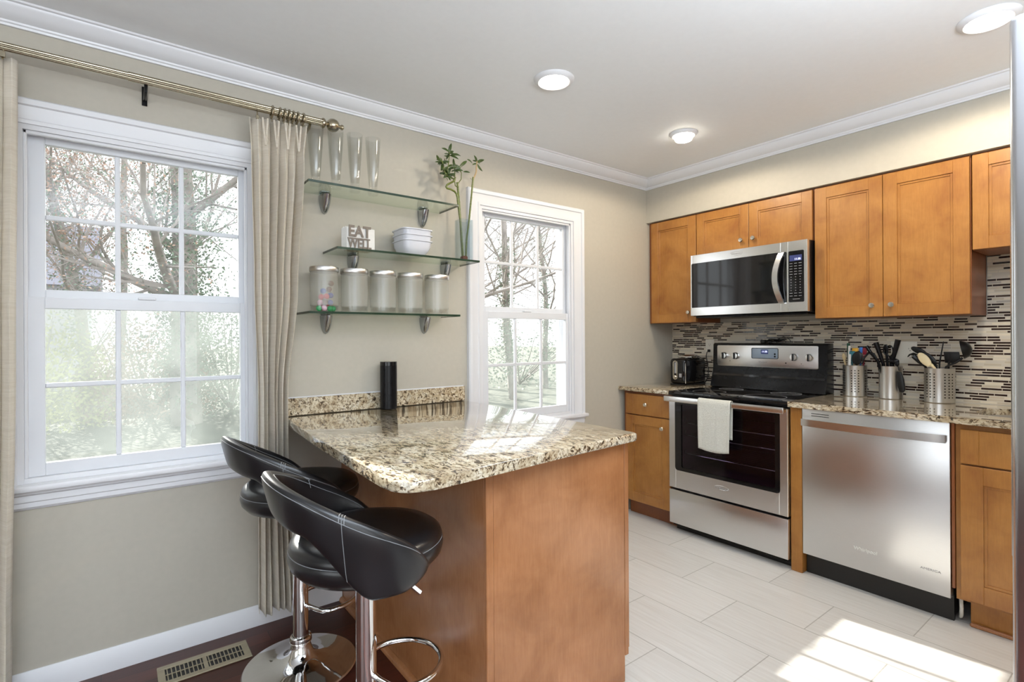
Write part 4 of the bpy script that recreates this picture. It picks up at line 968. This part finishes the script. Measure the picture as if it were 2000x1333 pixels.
# vase and lucky bamboo
def sq_ring(mb, cx, cy, r0, r1, z0, z1):
    sq = lambda r: [(cx-r, cy-r), (cx+r, cy-r), (cx+r, cy+r), (cx-r, cy+r)]
    ring_prism(mb, sq(r0), sq(r1), 'z', z0, z1)
mb = MB(); sq_ring(mb, -2.043, -0.118, 0.036, 0.0325, 1.689, 1.905); mb.box(-2.079, -2.007, -0.154, -0.082, 1.6805, 1.689, 0.001)
o = build('glass_vase', mb, 'vase_glass'); tag(o, 'tall square clear glass vase at the shelf end', 'vase')
PY = -0.118
t = thing('lucky_bamboo', 'lucky bamboo with three stalks standing in the glass vase', 'plant', (-2.045, PY, 1.6895))
def stalk(name, pts, r, y0, y1):
    n = len(pts); P = []; RR = []
    for i, (x, z) in enumerate(pts):
        P.append(Vector((x, y0+(y1-y0)*i/(n-1), z)))
    # resample, with node rings
    out = []; rad = []
    for a, b in zip(P[:-1], P[1:]):
        L = (b-a).length; k = max(2, int(L/0.006))
        for j in range(k): out.append(a.lerp(b, j/k))
    out.append(P[-1]); acc = 0
    for i, p in enumerate(out):
        if i: acc += (p-out[i-1]).length
        f = acc % 0.034
        rad.append(r*(1.14 if f < 0.006 else 1.0))
    return build(name, MB().tube(out, rad, 10), 'bamboo_stalk', t)
stalk('stalk', [(-2.052, 1.694), (-2.060, 1.809), (-2.072, 1.916), (-2.087, 2.022), (-2.093, 2.040), (-2.105, 2.051), (-2.127, 2.058), (-2.150, 2.060), (-2.157, 2.066), (-2.150, 2.079), (-2.130, 2.092), (-2.110, 2.104), (-2.100, 2.127)], 0.0052, PY-0.006, PY-0.008)
stalk('stalk', [(-2.046, 1.694), (-2.053, 1.80), (-2.056, 1.88), (-2.065, 2.015), (-2.074, 2.110)], 0.0058, PY+0.010, PY+0.014)
stalk('stalk', [(-2.036, 1.694), (-2.030, 1.807), (-2.014, 1.908), (-1.997, 2.058), (-1.987, 2.148)], 0.0050, PY-0.006, PY-0.010)
stalk('shoot', [(-2.100, 2.112), (-2.128, 2.122), (-2.160, 2.126), (-2.175, 2.151), (-2.187, 2.195)], 0.0034, PY-0.008, PY-0.020)
stalk('shoot', [(-2.155, 2.126), (-2.148, 2.165), (-2.143, 2.194), (-2.138, 2.252)], 0.0026, PY-0.010, PY-0.012)
stalk('shoot', [(-2.074, 2.083), (-2.092, 2.086), (-2.099, 2.111), (-2.101, 2.172)], 0.0028, PY+0.010, PY-0.004)
stalk('shoot', [(-2.070, 2.105), (-2.052, 2.130), (-2.051, 2.165), (-2.076, 2.190)], 0.0024, PY+0.012, PY+0.008)
o = build('dry_shoot', MB().tube([(-1.987, PY-0.010, 2.140), (-1.973, PY-0.010, 2.165), (-1.967, PY-0.010, 2.184), (-1.968, PY-0.012, 2.205), (-1.963, PY-0.012, 2.240)], [0.005, 0.0045, 0.004, 0.0035, 0.003], 8), 'bamboo_dry', t); o['label'] = 'dried brown shoot tip'
build('root_mass', MB().box(-2.060, -2.026, -0.134, -0.100, 1.6895, 1.712, 0.008, 2), 'bark_red', t)
LV = [(-2.138, 2.248, -2.139, 2.299), (-2.139, 2.253, -2.189, 2.267), (-2.132, 2.236, -2.05, 2.266), (-2.126, 2.235, -2.092, 2.223), (-2.187, 2.191, -2.227, 2.219), (-2.187, 2.185, -2.223, 2.189), (-2.181, 2.181, -2.202, 2.14), (-2.184, 2.191, -2.188, 2.222), (-2.175, 2.151, -2.15, 2.177), (-2.162, 2.19, -2.174, 2.214), (-2.113, 2.224, -2.095, 2.187), (-2.15, 2.171, -2.113, 2.194), (-2.16, 2.122, -2.188, 2.105), (-2.16, 2.122, -2.129, 2.111), (-2.151, 2.123, -2.114, 2.143), (-2.16, 2.116, -2.157, 2.096), (-2.144, 2.162, -2.101, 2.181), (-2.076, 2.185, -2.101, 2.186), (-2.051, 2.166, -2.019, 2.165), (-2.101, 2.159, -2.064, 2.166), (-2.073, 2.186, -2.107, 2.201), (-1.963, 2.229, -1.976, 2.279), (-1.96, 2.235, -1.913, 2.264), (-1.963, 2.227, -1.992, 2.218), (-1.96, 2.224, -1.922, 2.198), (-1.966, 2.245, -1.94, 2.231), (-1.963, 2.24, -1.989, 2.243), (-1.997, 2.129, -2.013, 2.14), (-2.187, 2.191, -2.216, 2.172), (-2.143, 2.194, -2.168, 2.205), (-2.139, 2.227, -2.159, 2.238), (-2.076, 2.185, -2.025, 2.238), (-2.025, 2.238, -1.986, 2.228), (-2.102, 2.127, -2.139, 2.131)]
rnd = random.Random(9)
for k in range(46):
    c = rnd.choice([(-2.187, 2.188), (-2.140, 2.245), (-2.165, 2.150), (-2.101, 2.165), (-2.145, 2.135)])
    a = rnd.uniform(0, 2*PI); L = rnd.uniform(0.025, 0.045); LV.append((c[0], c[1], c[0]+L*math.cos(a), c[1]+L*math.sin(a)*0.8+0.008))
for k, (x0, z0, x1, z1) in enumerate(LV):
    a = Vector((x0, PY-0.010, z0)); yo = rnd.uniform(-0.028, 0.026)
    if x0 > -2.0: yo = rnd.uniform(-0.015, 0.012)
    b = Vector((x1, PY-0.010+yo, z1)); d = b-a; L = d.length
    side = d.cross(Vector((0, -1, 0.3))).normalized(); side = (side+Vector((0, rnd.uniform(-0.5, 0.5), 0))).normalized()
    nrm = d.cross(side).normalized(); n = 8; mb = MB(); wmax = min(0.0085, L*0.16); prev = None; sag = Vector((0, 0, -0.10*L))
    if nrm.z < 0: nrm = -nrm
    rows = []
    for i in range(n+1):
        f = i/n; p = a+d*f+nrm*0.12*L*math.sin(PI*f)*0.8+sag*f*f; w = wmax*math.sin(PI*min(1, 0.06+f*0.94))**0.7 if i < n else 0.0003
        rows.append((mb.bm.verts.new(p-side*w), mb.bm.verts.new(p-nrm*w*0.25), mb.bm.verts.new(p+side*w)))
    for r0, r1 in zip(rows[:-1], rows[1:]):
        for q in (0, 1): mb.bm.faces.new((r0[q], r0[q+1], r1[q+1], r1[q]))
    build('leaf', mb, 'bamboo_leaf', t, ang=70)

# ------------------------------------------------------------------ speaker
t = thing('cylinder_speaker', 'black cylindrical voice speaker standing on the granite peninsula', 'speaker', (-2.463, -0.072, 0.9145))
build('speaker_body', MB().lathe([(0, 0), (0.040, 0), (0.0415, 0.002), (0.0415, 0.216), (0, 0.216)], (-2.463, -0.072, 0.9145), 48), 'black_satin', t)
build('volume_ring', MB().lathe([(0, 0.2165), (0.0415, 0.2165), (0.0415, 0.234), (0.040, 0.236), (0, 0.236)], (-2.463, -0.072, 0.9145), 48), 'black_gloss', t)

# ------------------------------------------------------------------ curtain rod, rings, curtains
RY, RZ = -0.12, 2.250
t = thing('curtain_rod', 'fluted antique brass curtain rod with ball finial above the large window', 'curtain rod', (-3.5, RY, RZ))
def fluted(x0, x1, r, n=18):
    mb = MB(); P = []
    for i in range(n*4):
        a = 2*PI*i/(n*4); rr_ = r*(1-0.10*(0.5-0.5*math.cos(a*n))); P.append((RY+rr_*math.cos(a), RZ+rr_*math.sin(a)))
    mb.prism(P, 'x', x0, x1); return mb
build('rod_thin', fluted(-4.6, -3.508, 0.0145), 'antique_brass', t, ang=60)
build('rod_thick', fluted(-3.510, -2.80, 0.0170), 'antique_brass', t, ang=60)
build('finial', MB().lathe([(0, 0), (0.022, 0), (0.0235, 0.006), (0.020, 0.012), (0.011, 0.016), (0.010, 0.022), (0.018, 0.026), (0.027, 0.036), (0.0305, 0.050), (0.027, 0.064), (0.018, 0.074), (0.009, 0.078), (0.008, 0.083), (0.012, 0.088), (0.012, 0.095), (0.006, 0.100), (0, 0.101)][::-1] if False else [(0, 0), (0.022, 0), (0.0235, -0.006), (0.020, -0.012), (0.011, -0.016), (0.010, -0.022), (0.018, -0.026), (0.027, -0.036), (0.0305, -0.050), (0.027, -0.064), (0.018, -0.074), (0.009, -0.078), (0.008, -0.083), (0.012, -0.088), (0.012, -0.095), (0.006, -0.100), (0, -0.101)], (-2.80, RY, RZ), 32, axis='x'), 'antique_brass', t)
for bx in (-3.456, -2.852):
    mb = MB().box(bx-0.009, bx+0.009, -0.001, -0.006, RZ-0.055, RZ+0.02, 0.001).tube([(bx, -0.005, RZ-0.035), (bx, -0.06, RZ-0.036), (bx, -0.105, RZ-0.030), (bx, RY, RZ-0.0185)], 0.006, 8)
    build('wall_bracket', mb, 'black_satin' if bx < -3 else 'antique_brass', t)
for i, px in enumerate((-3.012, -2.982, -2.963, -2.945, -2.927, -2.908, -2.884)):
    mb = MB().tube([(px+0.002*math.sin(a), RY+0.0255*math.cos(a), RZ-0.006+0.0255*math.sin(a)) for a in [2*PI*k/28 for k in range(28)]], 0.0042, 8, closed=True)
    mb.tube([(px, RY, RZ-0.034), (px, RY, RZ-0.046)], 0.0022, 6)
    o = build('curtain_ring', mb, 'antique_brass')
    tag(o, ['leftmost brass curtain ring of the bunch on the rod', 'second brass curtain ring from the left', 'third brass curtain ring from the left', 'middle brass curtain ring of the seven', 'third brass curtain ring from the finial', 'second brass curtain ring from the finial', 'brass curtain ring closest to the ball finial'][i], 'curtain ring', 'rings on the curtain rod')
def interp(tab, z):
    for (z0, *a), (z1, *b) in zip(tab[:-1], tab[1:]):
        if z0 >= z >= z1:
            f = (z0-z)/(z0-z1); f = f*f*(3-2*f); return [p+(q-p)*f for p, q in zip(a, b)]
    return list(tab[-1][1:]) if z < tab[-1][0] else list(tab[0][1:])
def curtain(tab, folds, ztop, zbot, amp, seed, yc=-0.118):
    mb = MB(); nu, nv = folds*14, 70; rnd = random.Random(seed); ph = [rnd.uniform(-0.25, 0.25) for _ in range(folds+1)]
    def fn(i, j):
        f = i/(nu-1); q = j/(nv-1); z = ztop+(zbot-ztop)*q
        xl, xr = interp(tab, z); u = f*folds; k = int(min(u, folds-1e-6)); 
        s = math.sin(2*PI*(u+ph[k]*0.25*q))
        pinch = math.exp(-((z-(ztop-0.10))/0.05)**2)
        a = amp*(0.75+0.35*math.sin(k*2.3+seed))*(1-0.45*pinch)*(0.8+0.4*q)
        x = xl+(xr-xl)*(f+0.010*math.sin(4*PI*u)*(1 if True else 0)); y = yc+a*s+0.006*math.sin(3*u+z*3)
        if q > 0.985: z += 0.006*math.sin(u*5)
        if k % 3 == 1 and q > 0.9: z -= 0.02*(q-0.9)/0.1
        return (x, min(y, -0.056), z)
    mb.grid(fn, nu, nv); return mb
CT = [(2.215, -3.100, -2.868), (2.05, -3.094, -2.880), (1.50, -3.086, -2.912), (1.02, -3.072, -2.957), (0.80, -3.072, -2.957), (0.50, -3.072, -2.935), (0.08, -3.074, -2.918)]
t = thing('linen_curtain', 'cream linen curtain bunched right of the large window', 'curtain', (-2.98, -0.118, 0.10), 'linen curtains')
o = build('fabric', curtain(CT, 6, 2.205, 0.105, 0.038, 3), 'linen', t, ang=70); md = o.modifiers.new('thickness', 'SOLIDIFY'); md.thickness = 0.0016
mb = MB()
for k in range(4):
    x = -3.045+0.045*k
    mb.tube([(x-0.010, -0.150, 2.200), (x-0.002, -0.153, 2.10), (x, -0.1535, 2.085)], 0.004, 6).tube([(x+0.010, -0.150, 2.200), (x+0.002, -0.153, 2.10), (x, -0.1535, 2.085)], 0.004, 6)
build('pinch_pleats', mb, 'linen', t)
build('header_hook', MB().tube([(-3.072, -0.135, 2.196), (-3.072, -0.130, 2.222), (-3.072, -0.126, 2.234)], 0.003, 6).box(-3.078, -3.066, -0.132, -0.140, 2.195, 2.210, 0.001), 'antique_brass', t)
t = thing('linen_curtain', 'cream linen curtain at the left edge of the large window', 'curtain', (-4.0, -0.118, 0.05), 'linen curtains')
CL = [(2.215, -4.15, -3.812), (1.2, -4.14, -3.820), (0.26, -4.14, -3.834), (0.05, -4.14, -3.836)]
o = build('fabric', curtain(CL, 7, 2.212, 0.03, 0.028, 8, -0.122), 'linen', t, ang=70); md = o.modifiers.new('thickness', 'SOLIDIFY'); md.thickness = 0.0016
build('header_hook', MB().tube([(-3.845, -0.14, 2.20), (-3.845, -0.13, 2.225), (-3.845, -0.127, 2.236)], 0.003, 6).box(-3.852, -3.838, -0.136, -0.144, 2.205, 2.224, 0.001), 'antique_brass', t)

# ------------------------------------------------------------------ floor register
t = thing('floor_register', 'beige metal floor vent in the dark hardwood under the window', 'vent', (-3.277, -0.173, 0.0005))
mb = MB(); vx0, vx1, vy0, vy1 = -3.432, -3.122, -0.105, -0.243
mb.box(vx0, vx1, vy0, vy0-0.026, 0.0005, 0.006, 0.002).box(vx0, vx1, vy1+0.026, vy1, 0.0005, 0.006, 0.002).box(vx0, vx0+0.024, vy0-0.026, vy1+0.026, 0.0005, 0.006, 0.002).box(vx1-0.024, vx1, vy0-0.026, vy1+0.026, 0.0005, 0.006, 0.002).box(-3.284, -3.270, vy0-0.026, vy1+0.026, 0.0005, 0.006, 0.001)
build('frame', mb, 'vent_beige', t)
build('duct_opening', MB().box(vx0+0.02, vx1-0.02, vy0-0.02, vy1+0.02, 0.0005, 0.0012), 'black_plastic', t)
mb = MB()
for k in range(19):
    x = vx0+0.031+k*0.0137
    if abs(x+3.277) > 0.010: mb.box(x-0.0016, x+0.0016, vy0-0.026, vy1+0.026, 0.0014, 0.0050)
mb.box(vx0+0.02, vx1-0.02, -0.172, -0.175, 0.0014, 0.0046)
build('louvers', mb, 'vent_beige', t)

# ------------------------------------------------------------------ refrigerator
t = thing('refrigerator', 'stainless refrigerator cut off at the right edge of the picture', 'refrigerator', (-2.0, -2.75, 0))
build('cabinet_shell', MB().box(-2.436, -1.53, -2.435, -3.10, 0.02, 1.752, 0.006, 2), 'steel_fridge', t)
build('top_hinge_cover', MB().box(-2.43, -2.33, -2.40, -2.47, 1.7525, 1.768, 0.003), 'black_plastic', t)
d = build('door', MB().box(-2.439, -1.985, -2.352, -2.430, 0.68, 1.763, 0.010, 3), 'steel_fridge', t)
build('handle', MB().tube([(-2.03, -2.30, 0.80), (-2.03, -2.30, 1.60)], 0.012, 12).tube([(-2.03, -2.353, 0.85), (-2.03, -2.30, 0.85)], 0.008, 8).tube([(-2.03, -2.353, 1.55), (-2.03, -2.30, 1.55)], 0.008, 8), 'steel_bright', d)
d = build('door', MB().box(-1.980, -1.527, -2.352, -2.430, 0.68, 1.763, 0.010, 3), 'steel_fridge', t)
build('handle', MB().tube([(-1.93, -2.30, 0.80), (-1.93, -2.30, 1.60)], 0.012, 12).tube([(-1.93, -2.353, 0.85), (-1.93, -2.30, 0.85)], 0.008, 8).tube([(-1.93, -2.353, 1.55), (-1.93, -2.30, 1.55)], 0.008, 8), 'steel_bright', d)
build('freezer_drawer', MB().box(-2.439, -1.527, -2.352, -2.430, 0.06, 0.672, 0.010, 3), 'steel_fridge', t)
build('feet_grille', MB().box(-2.42, -1.54, -2.42, -2.46, 0.0005, 0.055), 'black_plastic', t)
t.location.x -= 0.009

# ------------------------------------------------------------------ bar stools
def make_stool(foot_z, label):
    t = thing('bar_stool', label, 'bar stool', (0, 0, 0), 'black leather bar stools at the peninsula')
    # chrome base, post, footrest, lever
    build('base', MB().lathe([(0, 0), (0.205, 0), (0.208, 0.004), (0.204, 0.009), (0.16, 0.015), (0.11, 0.022), (0.07, 0.034), (0.046, 0.055), (0.036, 0.085), (0.034, 0.10), (0, 0.10)], (0, 0, 0.0005), 64), 'chrome', t)
    build('collar', MB().lathe([(0.030, 0), (0.040, 0), (0.041, 0.006), (0.038, 0.020), (0.032, 0.024), (0.030, 0.024)], (0, 0, 0.097), 40), 'chrome', t)
    build('gas_column', MB().cyl((0, 0, 0.10), 0.0285, 0.505, 40), 'chrome', t)
    z = foot_z; n = 30
    P = [(0.026*1.0, 0.020, z)]+[(0.118-0.125*math.cos(a)*1.0, 0.115*math.sin(a)*1.0, z) for a in [R(38+(322-38)*i/n) for i in range(n+1)]]+[(0.026, -0.020, z)]
    P = [(0.018, 0.016, z), (0.024, 0.045, z), (0.036, 0.076, z)]+[(0.105+0.118*math.cos(a), 0.118*math.sin(a), z) for a in [R(118-236*i/n) for i in range(n+1)]]+[(0.036, -0.076, z), (0.024, -0.045, z), (0.018, -0.016, z)]
    build('footrest', MB().tube(P, 0.0088, 12), 'chrome', t)
    build('height_lever', MB().tube([(0.01, -0.015, 0.612), (0.07, -0.05, 0.600), (0.125, -0.085, 0.545)], [0.005, 0.0048, 0.0048], 8).tube([(0.108, -0.0745, 0.562), (0.130, -0.088, 0.540)], 0.0075, 10), 'chrome', t)
    build('seat_plate', MB().cyl((0, 0, 0.598), 0.085, 0.022, 32, bev=0.004), 'black_satin', t)
    # seat cushion
    prof = [(0, 0.620), (0.10, 0.618), (0.155, 0.622), (0.185, 0.634), (0.203, 0.655), (0.208, 0.675), (0.2065, 0.690), (0.204, 0.6925), (0.2055, 0.696), (0.200, 0.712), (0.184, 0.724), (0.150, 0.729), (0.08, 0.722), (0, 0.719)]
    mb = MB(); nn = 64
    def rad(a):  # rounded D seat
        c = math.cos(a); return 1.0+0.07*max(0, c)**2
    rings = []
    for r, z in prof:
        if r == 0: rings.append([mb.bm.verts.new((0, 0, z))])
        else: rings.append([mb.bm.verts.new((r*rad(2*PI*k/nn)*math.cos(2*PI*k/nn), r*rad(2*PI*k/nn)*math.sin(2*PI*k/nn), z)) for k in range(nn)])
    for a, b in zip(rings[:-1], rings[1:]):
        for k in range(nn):
            k2 = (k+1) % nn
            if len(a) == 1: mb.bm.faces.new((a[0], b[k2], b[k]))
            elif len(b) == 1: mb.bm.faces.new((a[k], a[k2], b[0]))
            else: mb.bm.faces.new((a[k], a[k2], b[k2], b[k]))
    st = build('seat', mb, 'black_leather', t, ang=60)
    build('seat_stitching', MB().tube([(0.2045*rad(2*PI*k/96)*math.cos(2*PI*k/96), 0.2045*rad(2*PI*k/96)*math.sin(2*PI*k/96), 0.6925) for k in range(96)], 0.0011, 5, closed=True), 'stitch_thread', st)
    # wrap-around backrest band
    TM = R(121)
    def sm(x): x = max(0.0, min(1.0, x)); return x*x*(3-2*x)
    def zt(a):
        a = abs(a)/R(100); return 0.922-0.172*a**1.5
    def zb(a):
        a = abs(math.degrees(a)); return 0.800-0.018*sm(a/35)-0.165*sm((a-30)/48)
    def endk(a):
        q = (TM-abs(a))/R(24); q = max(0.0, min(1.0, q)); return math.sqrt(max(0.0, 1-(1-q)**2))
    def sec(a, s, out=0.0):
        """s in 0..1 around closed section"""
        k = endk(a); t0, b0 = zt(a), zb(a); mid = b0*0.45+t0*0.55; 
        hh = (t0-b0)/2*max(k, 0.02); zc_ = (t0+b0)/2 if k > 0.99 else (t0+b0)/2*k+mid*(1-k)
        th = 0.0185*(0.45+0.55*k)
        ang = 2*PI*s; cz = math.sin(ang); cr = math.cos(ang)
        zz = math.copysign(abs(cz)**0.55, cz)*hh; rr_ = math.copysign(abs(cr)**0.75, cr)*(th*(1.0 if zz > 0 else 1.0)+out)
        rr_ *= (0.72+0.28*(zz/hh+1)/2) if hh > 1e-6 else 1
        lean = 0.040*((zc_+zz)-0.70)/0.2
        ra = 0.212+lean+rr_; rb = 0.220+lean*0.5+rr_
        zo = 0.004*out/0.004 if False else 0
        return Vector((-ra*math.cos(a), rb*math.sin(a), zc_+zz))
    mb = MB(); na, ns = 97, 28
    AA = [-TM+2*TM*i/(na-1) for i in range(na)]
    rings = [[mb.bm.verts.new(sec(a, j/ns)) for j in range(ns)] for a in AA]
    for r0, r1 in zip(rings[:-1], rings[1:]):
        for j in range(ns): mb.bm.faces.new((r0[j], r0[(j+1) % ns], r1[(j+1) % ns], r1[j]))
    mb.bm.faces.new(rings[0][::-1]); mb.bm.faces.new(rings[-1])
    bk = build('backrest', mb, 'black_leather', t, ang=70)
    mb = MB()
    for s in (0.115, 0.385):   # seams below the padded rim, outside and inside
        mb.tube([sec(a, s, 0.0004) for a in AA[5:-5]], 0.0010, 5)
    for a in (R(60), R(-60)):
        mb.tube([sec(a, s, 0.0004) for s in [-0.2+0.62*i/14 for i in range(15)]], 0.0009, 5)
        for da in (-1.4, 1.4):
            mb.tube([sec(a+R(da), s, 0.0016) for s in (0.12, 0.17, 0.22, 0.27, 0.32)], 0.0011, 5)
    build('backrest_stitching', mb, 'stitch_thread', bk)
    return t
s1 = make_stool(0.305, 'nearer black leather bar stool with open curved back'); s1.location = (-2.985, -1.085, 0); s1.rotation_euler.z = R(-4)
s2 = make_stool(0.235, 'further black leather bar stool, beside the curtain'); s2.location = (-2.985, -0.418, 0); s2.rotation_euler.z = R(3)

# ------------------------------------------------------------------ outdoors
struct('ground_outside', MB().box(-60, 60, 0.16, 120, -0.75, -0.55), 'lawn', 'pale lawn outside the windows', 'ground')
def tree(x, y, h, r, seed, label, ivy=0.0, leaves=0, leafmat='russet_leaf', lean=0.0, spread=1.0, name='bare_tree', depth=4):
    zmax = 0.48*y+0.1; rnd = random.Random(seed); t = thing(name, label, 'tree', (x, y, -0.55), 'trees outside the windows')
    mb = MB(); tips = []; segs = []
    def branch(p, d, L, r, lv):
        n = 6 if lv > 0 else 11; pts = [p.copy()]; rs = [r]; q = p.copy(); dd = d.copy()
        for i in range(n):
            dd = (dd+Vector((rnd.uniform(-1, 1), rnd.uniform(-1, 1), rnd.uniform(-0.6, 0.8)))*(0.07 if lv == 0 else 0.20)).normalized()
            q = q+dd*L/n
            if q.z > zmax:
                if len(pts) > 0 and dd.z > 0.05: pts.append(q-dd*((q.z-zmax)/dd.z)); rs.append(rs[-1])
                break
            pts.append(q.copy()); rs.append(r*(1-0.62*(i+1)/n)); segs.append((q.copy(), r, lv))
            if lv < depth and (i > 1 or lv > 0) and rnd.random() < (0.95 if lv < 2 else 0.75):
                for _b in range(2 if lv < 3 else 1):
                  a = rnd.uniform(0, 2*PI); u = dd.orthogonal().normalized(); w = dd.cross(u)
                  nd = (dd*rnd.uniform(0.35, 0.9)+(u*math.cos(a)+w*math.sin(a))*rnd.uniform(0.6, 1.0)*spread).normalized()
                  branch(q, nd, L*rnd.uniform(0.34, 0.52), rs[-1]*rnd.uniform(0.28, 0.46), lv+1)
        if len(pts) < 2: return
        mb.tube(pts, rs, 7 if lv == 0 else (5 if lv == 1 else 3), caps=False)
        if lv >= 2: tips.append(q.copy())
    branch(Vector((x, y, -0.55)), Vector((lean, 0, 1)).normalized(), h, r, 0)
    build('trunk_and_branches', mb, 'tree_bark', t, ang=80)
    def leafcloud(cs, n, rad, s0, mat, nm, one=False):
        m2 = MB()
        for _ in range(n):
            c = rnd.choice(cs); p = c+Vector((rnd.gauss(0, rad), rnd.gauss(0, rad), rnd.gauss(0, rad)))
            u = Vector((rnd.uniform(-1, 1), rnd.uniform(-1, 1), rnd.uniform(-1, 1))).normalized(); w = u.orthogonal().normalized(); s = s0*rnd.uniform(0.6, 1.3)
            m2.quad(p-u*s, p-w*s*0.6, p+u*s, p+w*s*0.6)
        build(nm, m2, mat, t)
    if ivy:
        cs = [c for c, rr_, lv in segs if lv == 0 and c.z < h*0.65]; c2 = []
        for a, b in zip(cs[:-1], cs[1:]): c2 += [a.lerp(b, f/5) for f in range(5)]
        leafcloud(c2 or cs, int(5000*ivy), r*1.2, 0.040, 'ivy_leaf', 'ivy')
    if leaves: leafcloud(tips, leaves*8, 0.25, 0.030, leafmat, 'foliage')
    return t
def bush(x, y, w, h, seed, label, mat, n=1500, s0=0.06):
    rnd = random.Random(seed); t = thing('shrub', label, 'shrub', (x, y, -0.55), 'shrubs outside the windows')
    m2 = MB(); m3 = MB()
    for _ in range(14):
        a = rnd.uniform(0, 2*PI); m3.tube([(x, y, -0.55), (x+w*0.3*math.cos(a), y+w*0.3*math.sin(a), -0.55+h*0.5), (x+w*0.48*math.cos(a), y+w*0.48*math.sin(a), -0.55+h*rnd.uniform(0.75, 1.05))], [0.03, 0.018, 0.006], 4, caps=False)
    for _ in range(n):
        a = rnd.uniform(0, 2*PI); rr_ = rnd.random()**0.5*w/2; zf = rnd.random(); p = Vector((x+rr_*math.cos(a), y+rr_*math.sin(a), -0.55+h*zf*math.sqrt(max(0.05, 1-(2*rr_/w)**2*0.8))*rnd.uniform(0.85, 1.1)))
        u = Vector((rnd.uniform(-1, 1), rnd.uniform(-1, 1), rnd.uniform(-1, 1))).normalized(); q = u.orthogonal().normalized(); s = s0*rnd.uniform(0.6, 1.3)
        m2.quad(p-u*s, p-q*s*0.6, p+u*s, p+q*s*0.6)
    build('foliage', m2, mat, t); build('stems', m3, 'tree_bark', t)
# seen through window_1
tree(-5.2, 11.0, 8.5, 0.16, 11, 'bare tree with russet leaves seen in the left panes of the large window', 0, 900, 'russet_leaf')
tree(-4.05, 12.5, 9.0, 0.13, 12, 'slim straight tree seen in the middle panes of the large window', 0.25, 700, 'russet_leaf')
tree(-2.35, 10.5, 9.5, 0.30, 13, 'thick ivy-covered tree seen in the right panes of the large window', 1.3, 500, 'ivy_leaf')
tree(-6.6, 17.0, 9.5, 0.16, 14, 'distant slender tree furthest left outside the large window', 0.5, 600, 'russet_leaf')
tree(-3.5, 18.0, 10.0, 0.15, 15, 'distant grey tree behind the slim straight one', 0.3, 700, 'ivy_leaf')
bush(-5.0, 12.0, 3.0, 2.4, 21, 'yellow-green shrub at the bottom left of the large window', 'hedge_leaf', 2600*2, 0.045)
bush(-2.9, 12.4, 2.8, 2.3, 22, 'russet shrub at the bottom middle of the large window', 'russet_leaf', 2200*2, 0.045)
bush(-1.2, 12.5, 3.0, 2.7, 23, 'dark green shrub at the foot of the ivy-covered tree', 'ivy_leaf', 2200*2, 0.045)
bush(-7.4, 12.5, 3.2, 2.3, 24, 'russet green shrub furthest left outside the large window', 'russet_leaf', 1800*2, 0.045)
# seen through window_2
tree(2.4, 8.0, 9.0, 0.15, 31, 'ivy-covered leaning tree at the left of the narrow window', 0.8, 0, lean=0.10)
tree(4.6, 10.0, 10.0, 0.15, 32, 'ivy-covered tree in the middle of the narrow window', 0.9, 0, lean=-0.02)
tree(5.7, 9.6, 10.0, 0.12, 33, 'slender tree leaning left in the narrow window', 0.5, 0, lean=-0.10)
tree(8.6, 11.5, 9.0, 0.11, 34, 'bare thin tree at the right of the narrow window', 0.4, 0)
tree(6.5, 15.0, 10.0, 0.15, 35, 'distant bare tree in the narrow window', 0.3, 300, 'ivy_leaf')
tree(10.5, 16.0, 10.0, 0.15, 36, 'furthest distant bare tree in the narrow window', 0.3, 0)
bush(4.0, 12.0, 4.0, 1.9, 25, 'low brushy shrub at the left of the narrow window', 'ivy_leaf', 1600)
bush(9.0, 13.5, 5.0, 2.2, 26, 'low brushy shrub at the right of the narrow window', 'ivy_leaf', 1600)
# neighbouring house
t = thing('neighbour_house', 'pale purple-grey neighbouring house with sloping roof beyond the trees', 'house', (-7.0, 24, -0.55))
build('walls', MB().box(-10.5, -4.4, 22, 28, -0.55, 3.2), 'house_siding', t)
build('roof', MB().prism([(21.6, 3.2), (25, 5.9), (28.4, 3.2)], 'x', -10.9, -4.0), 'house_roof', t)
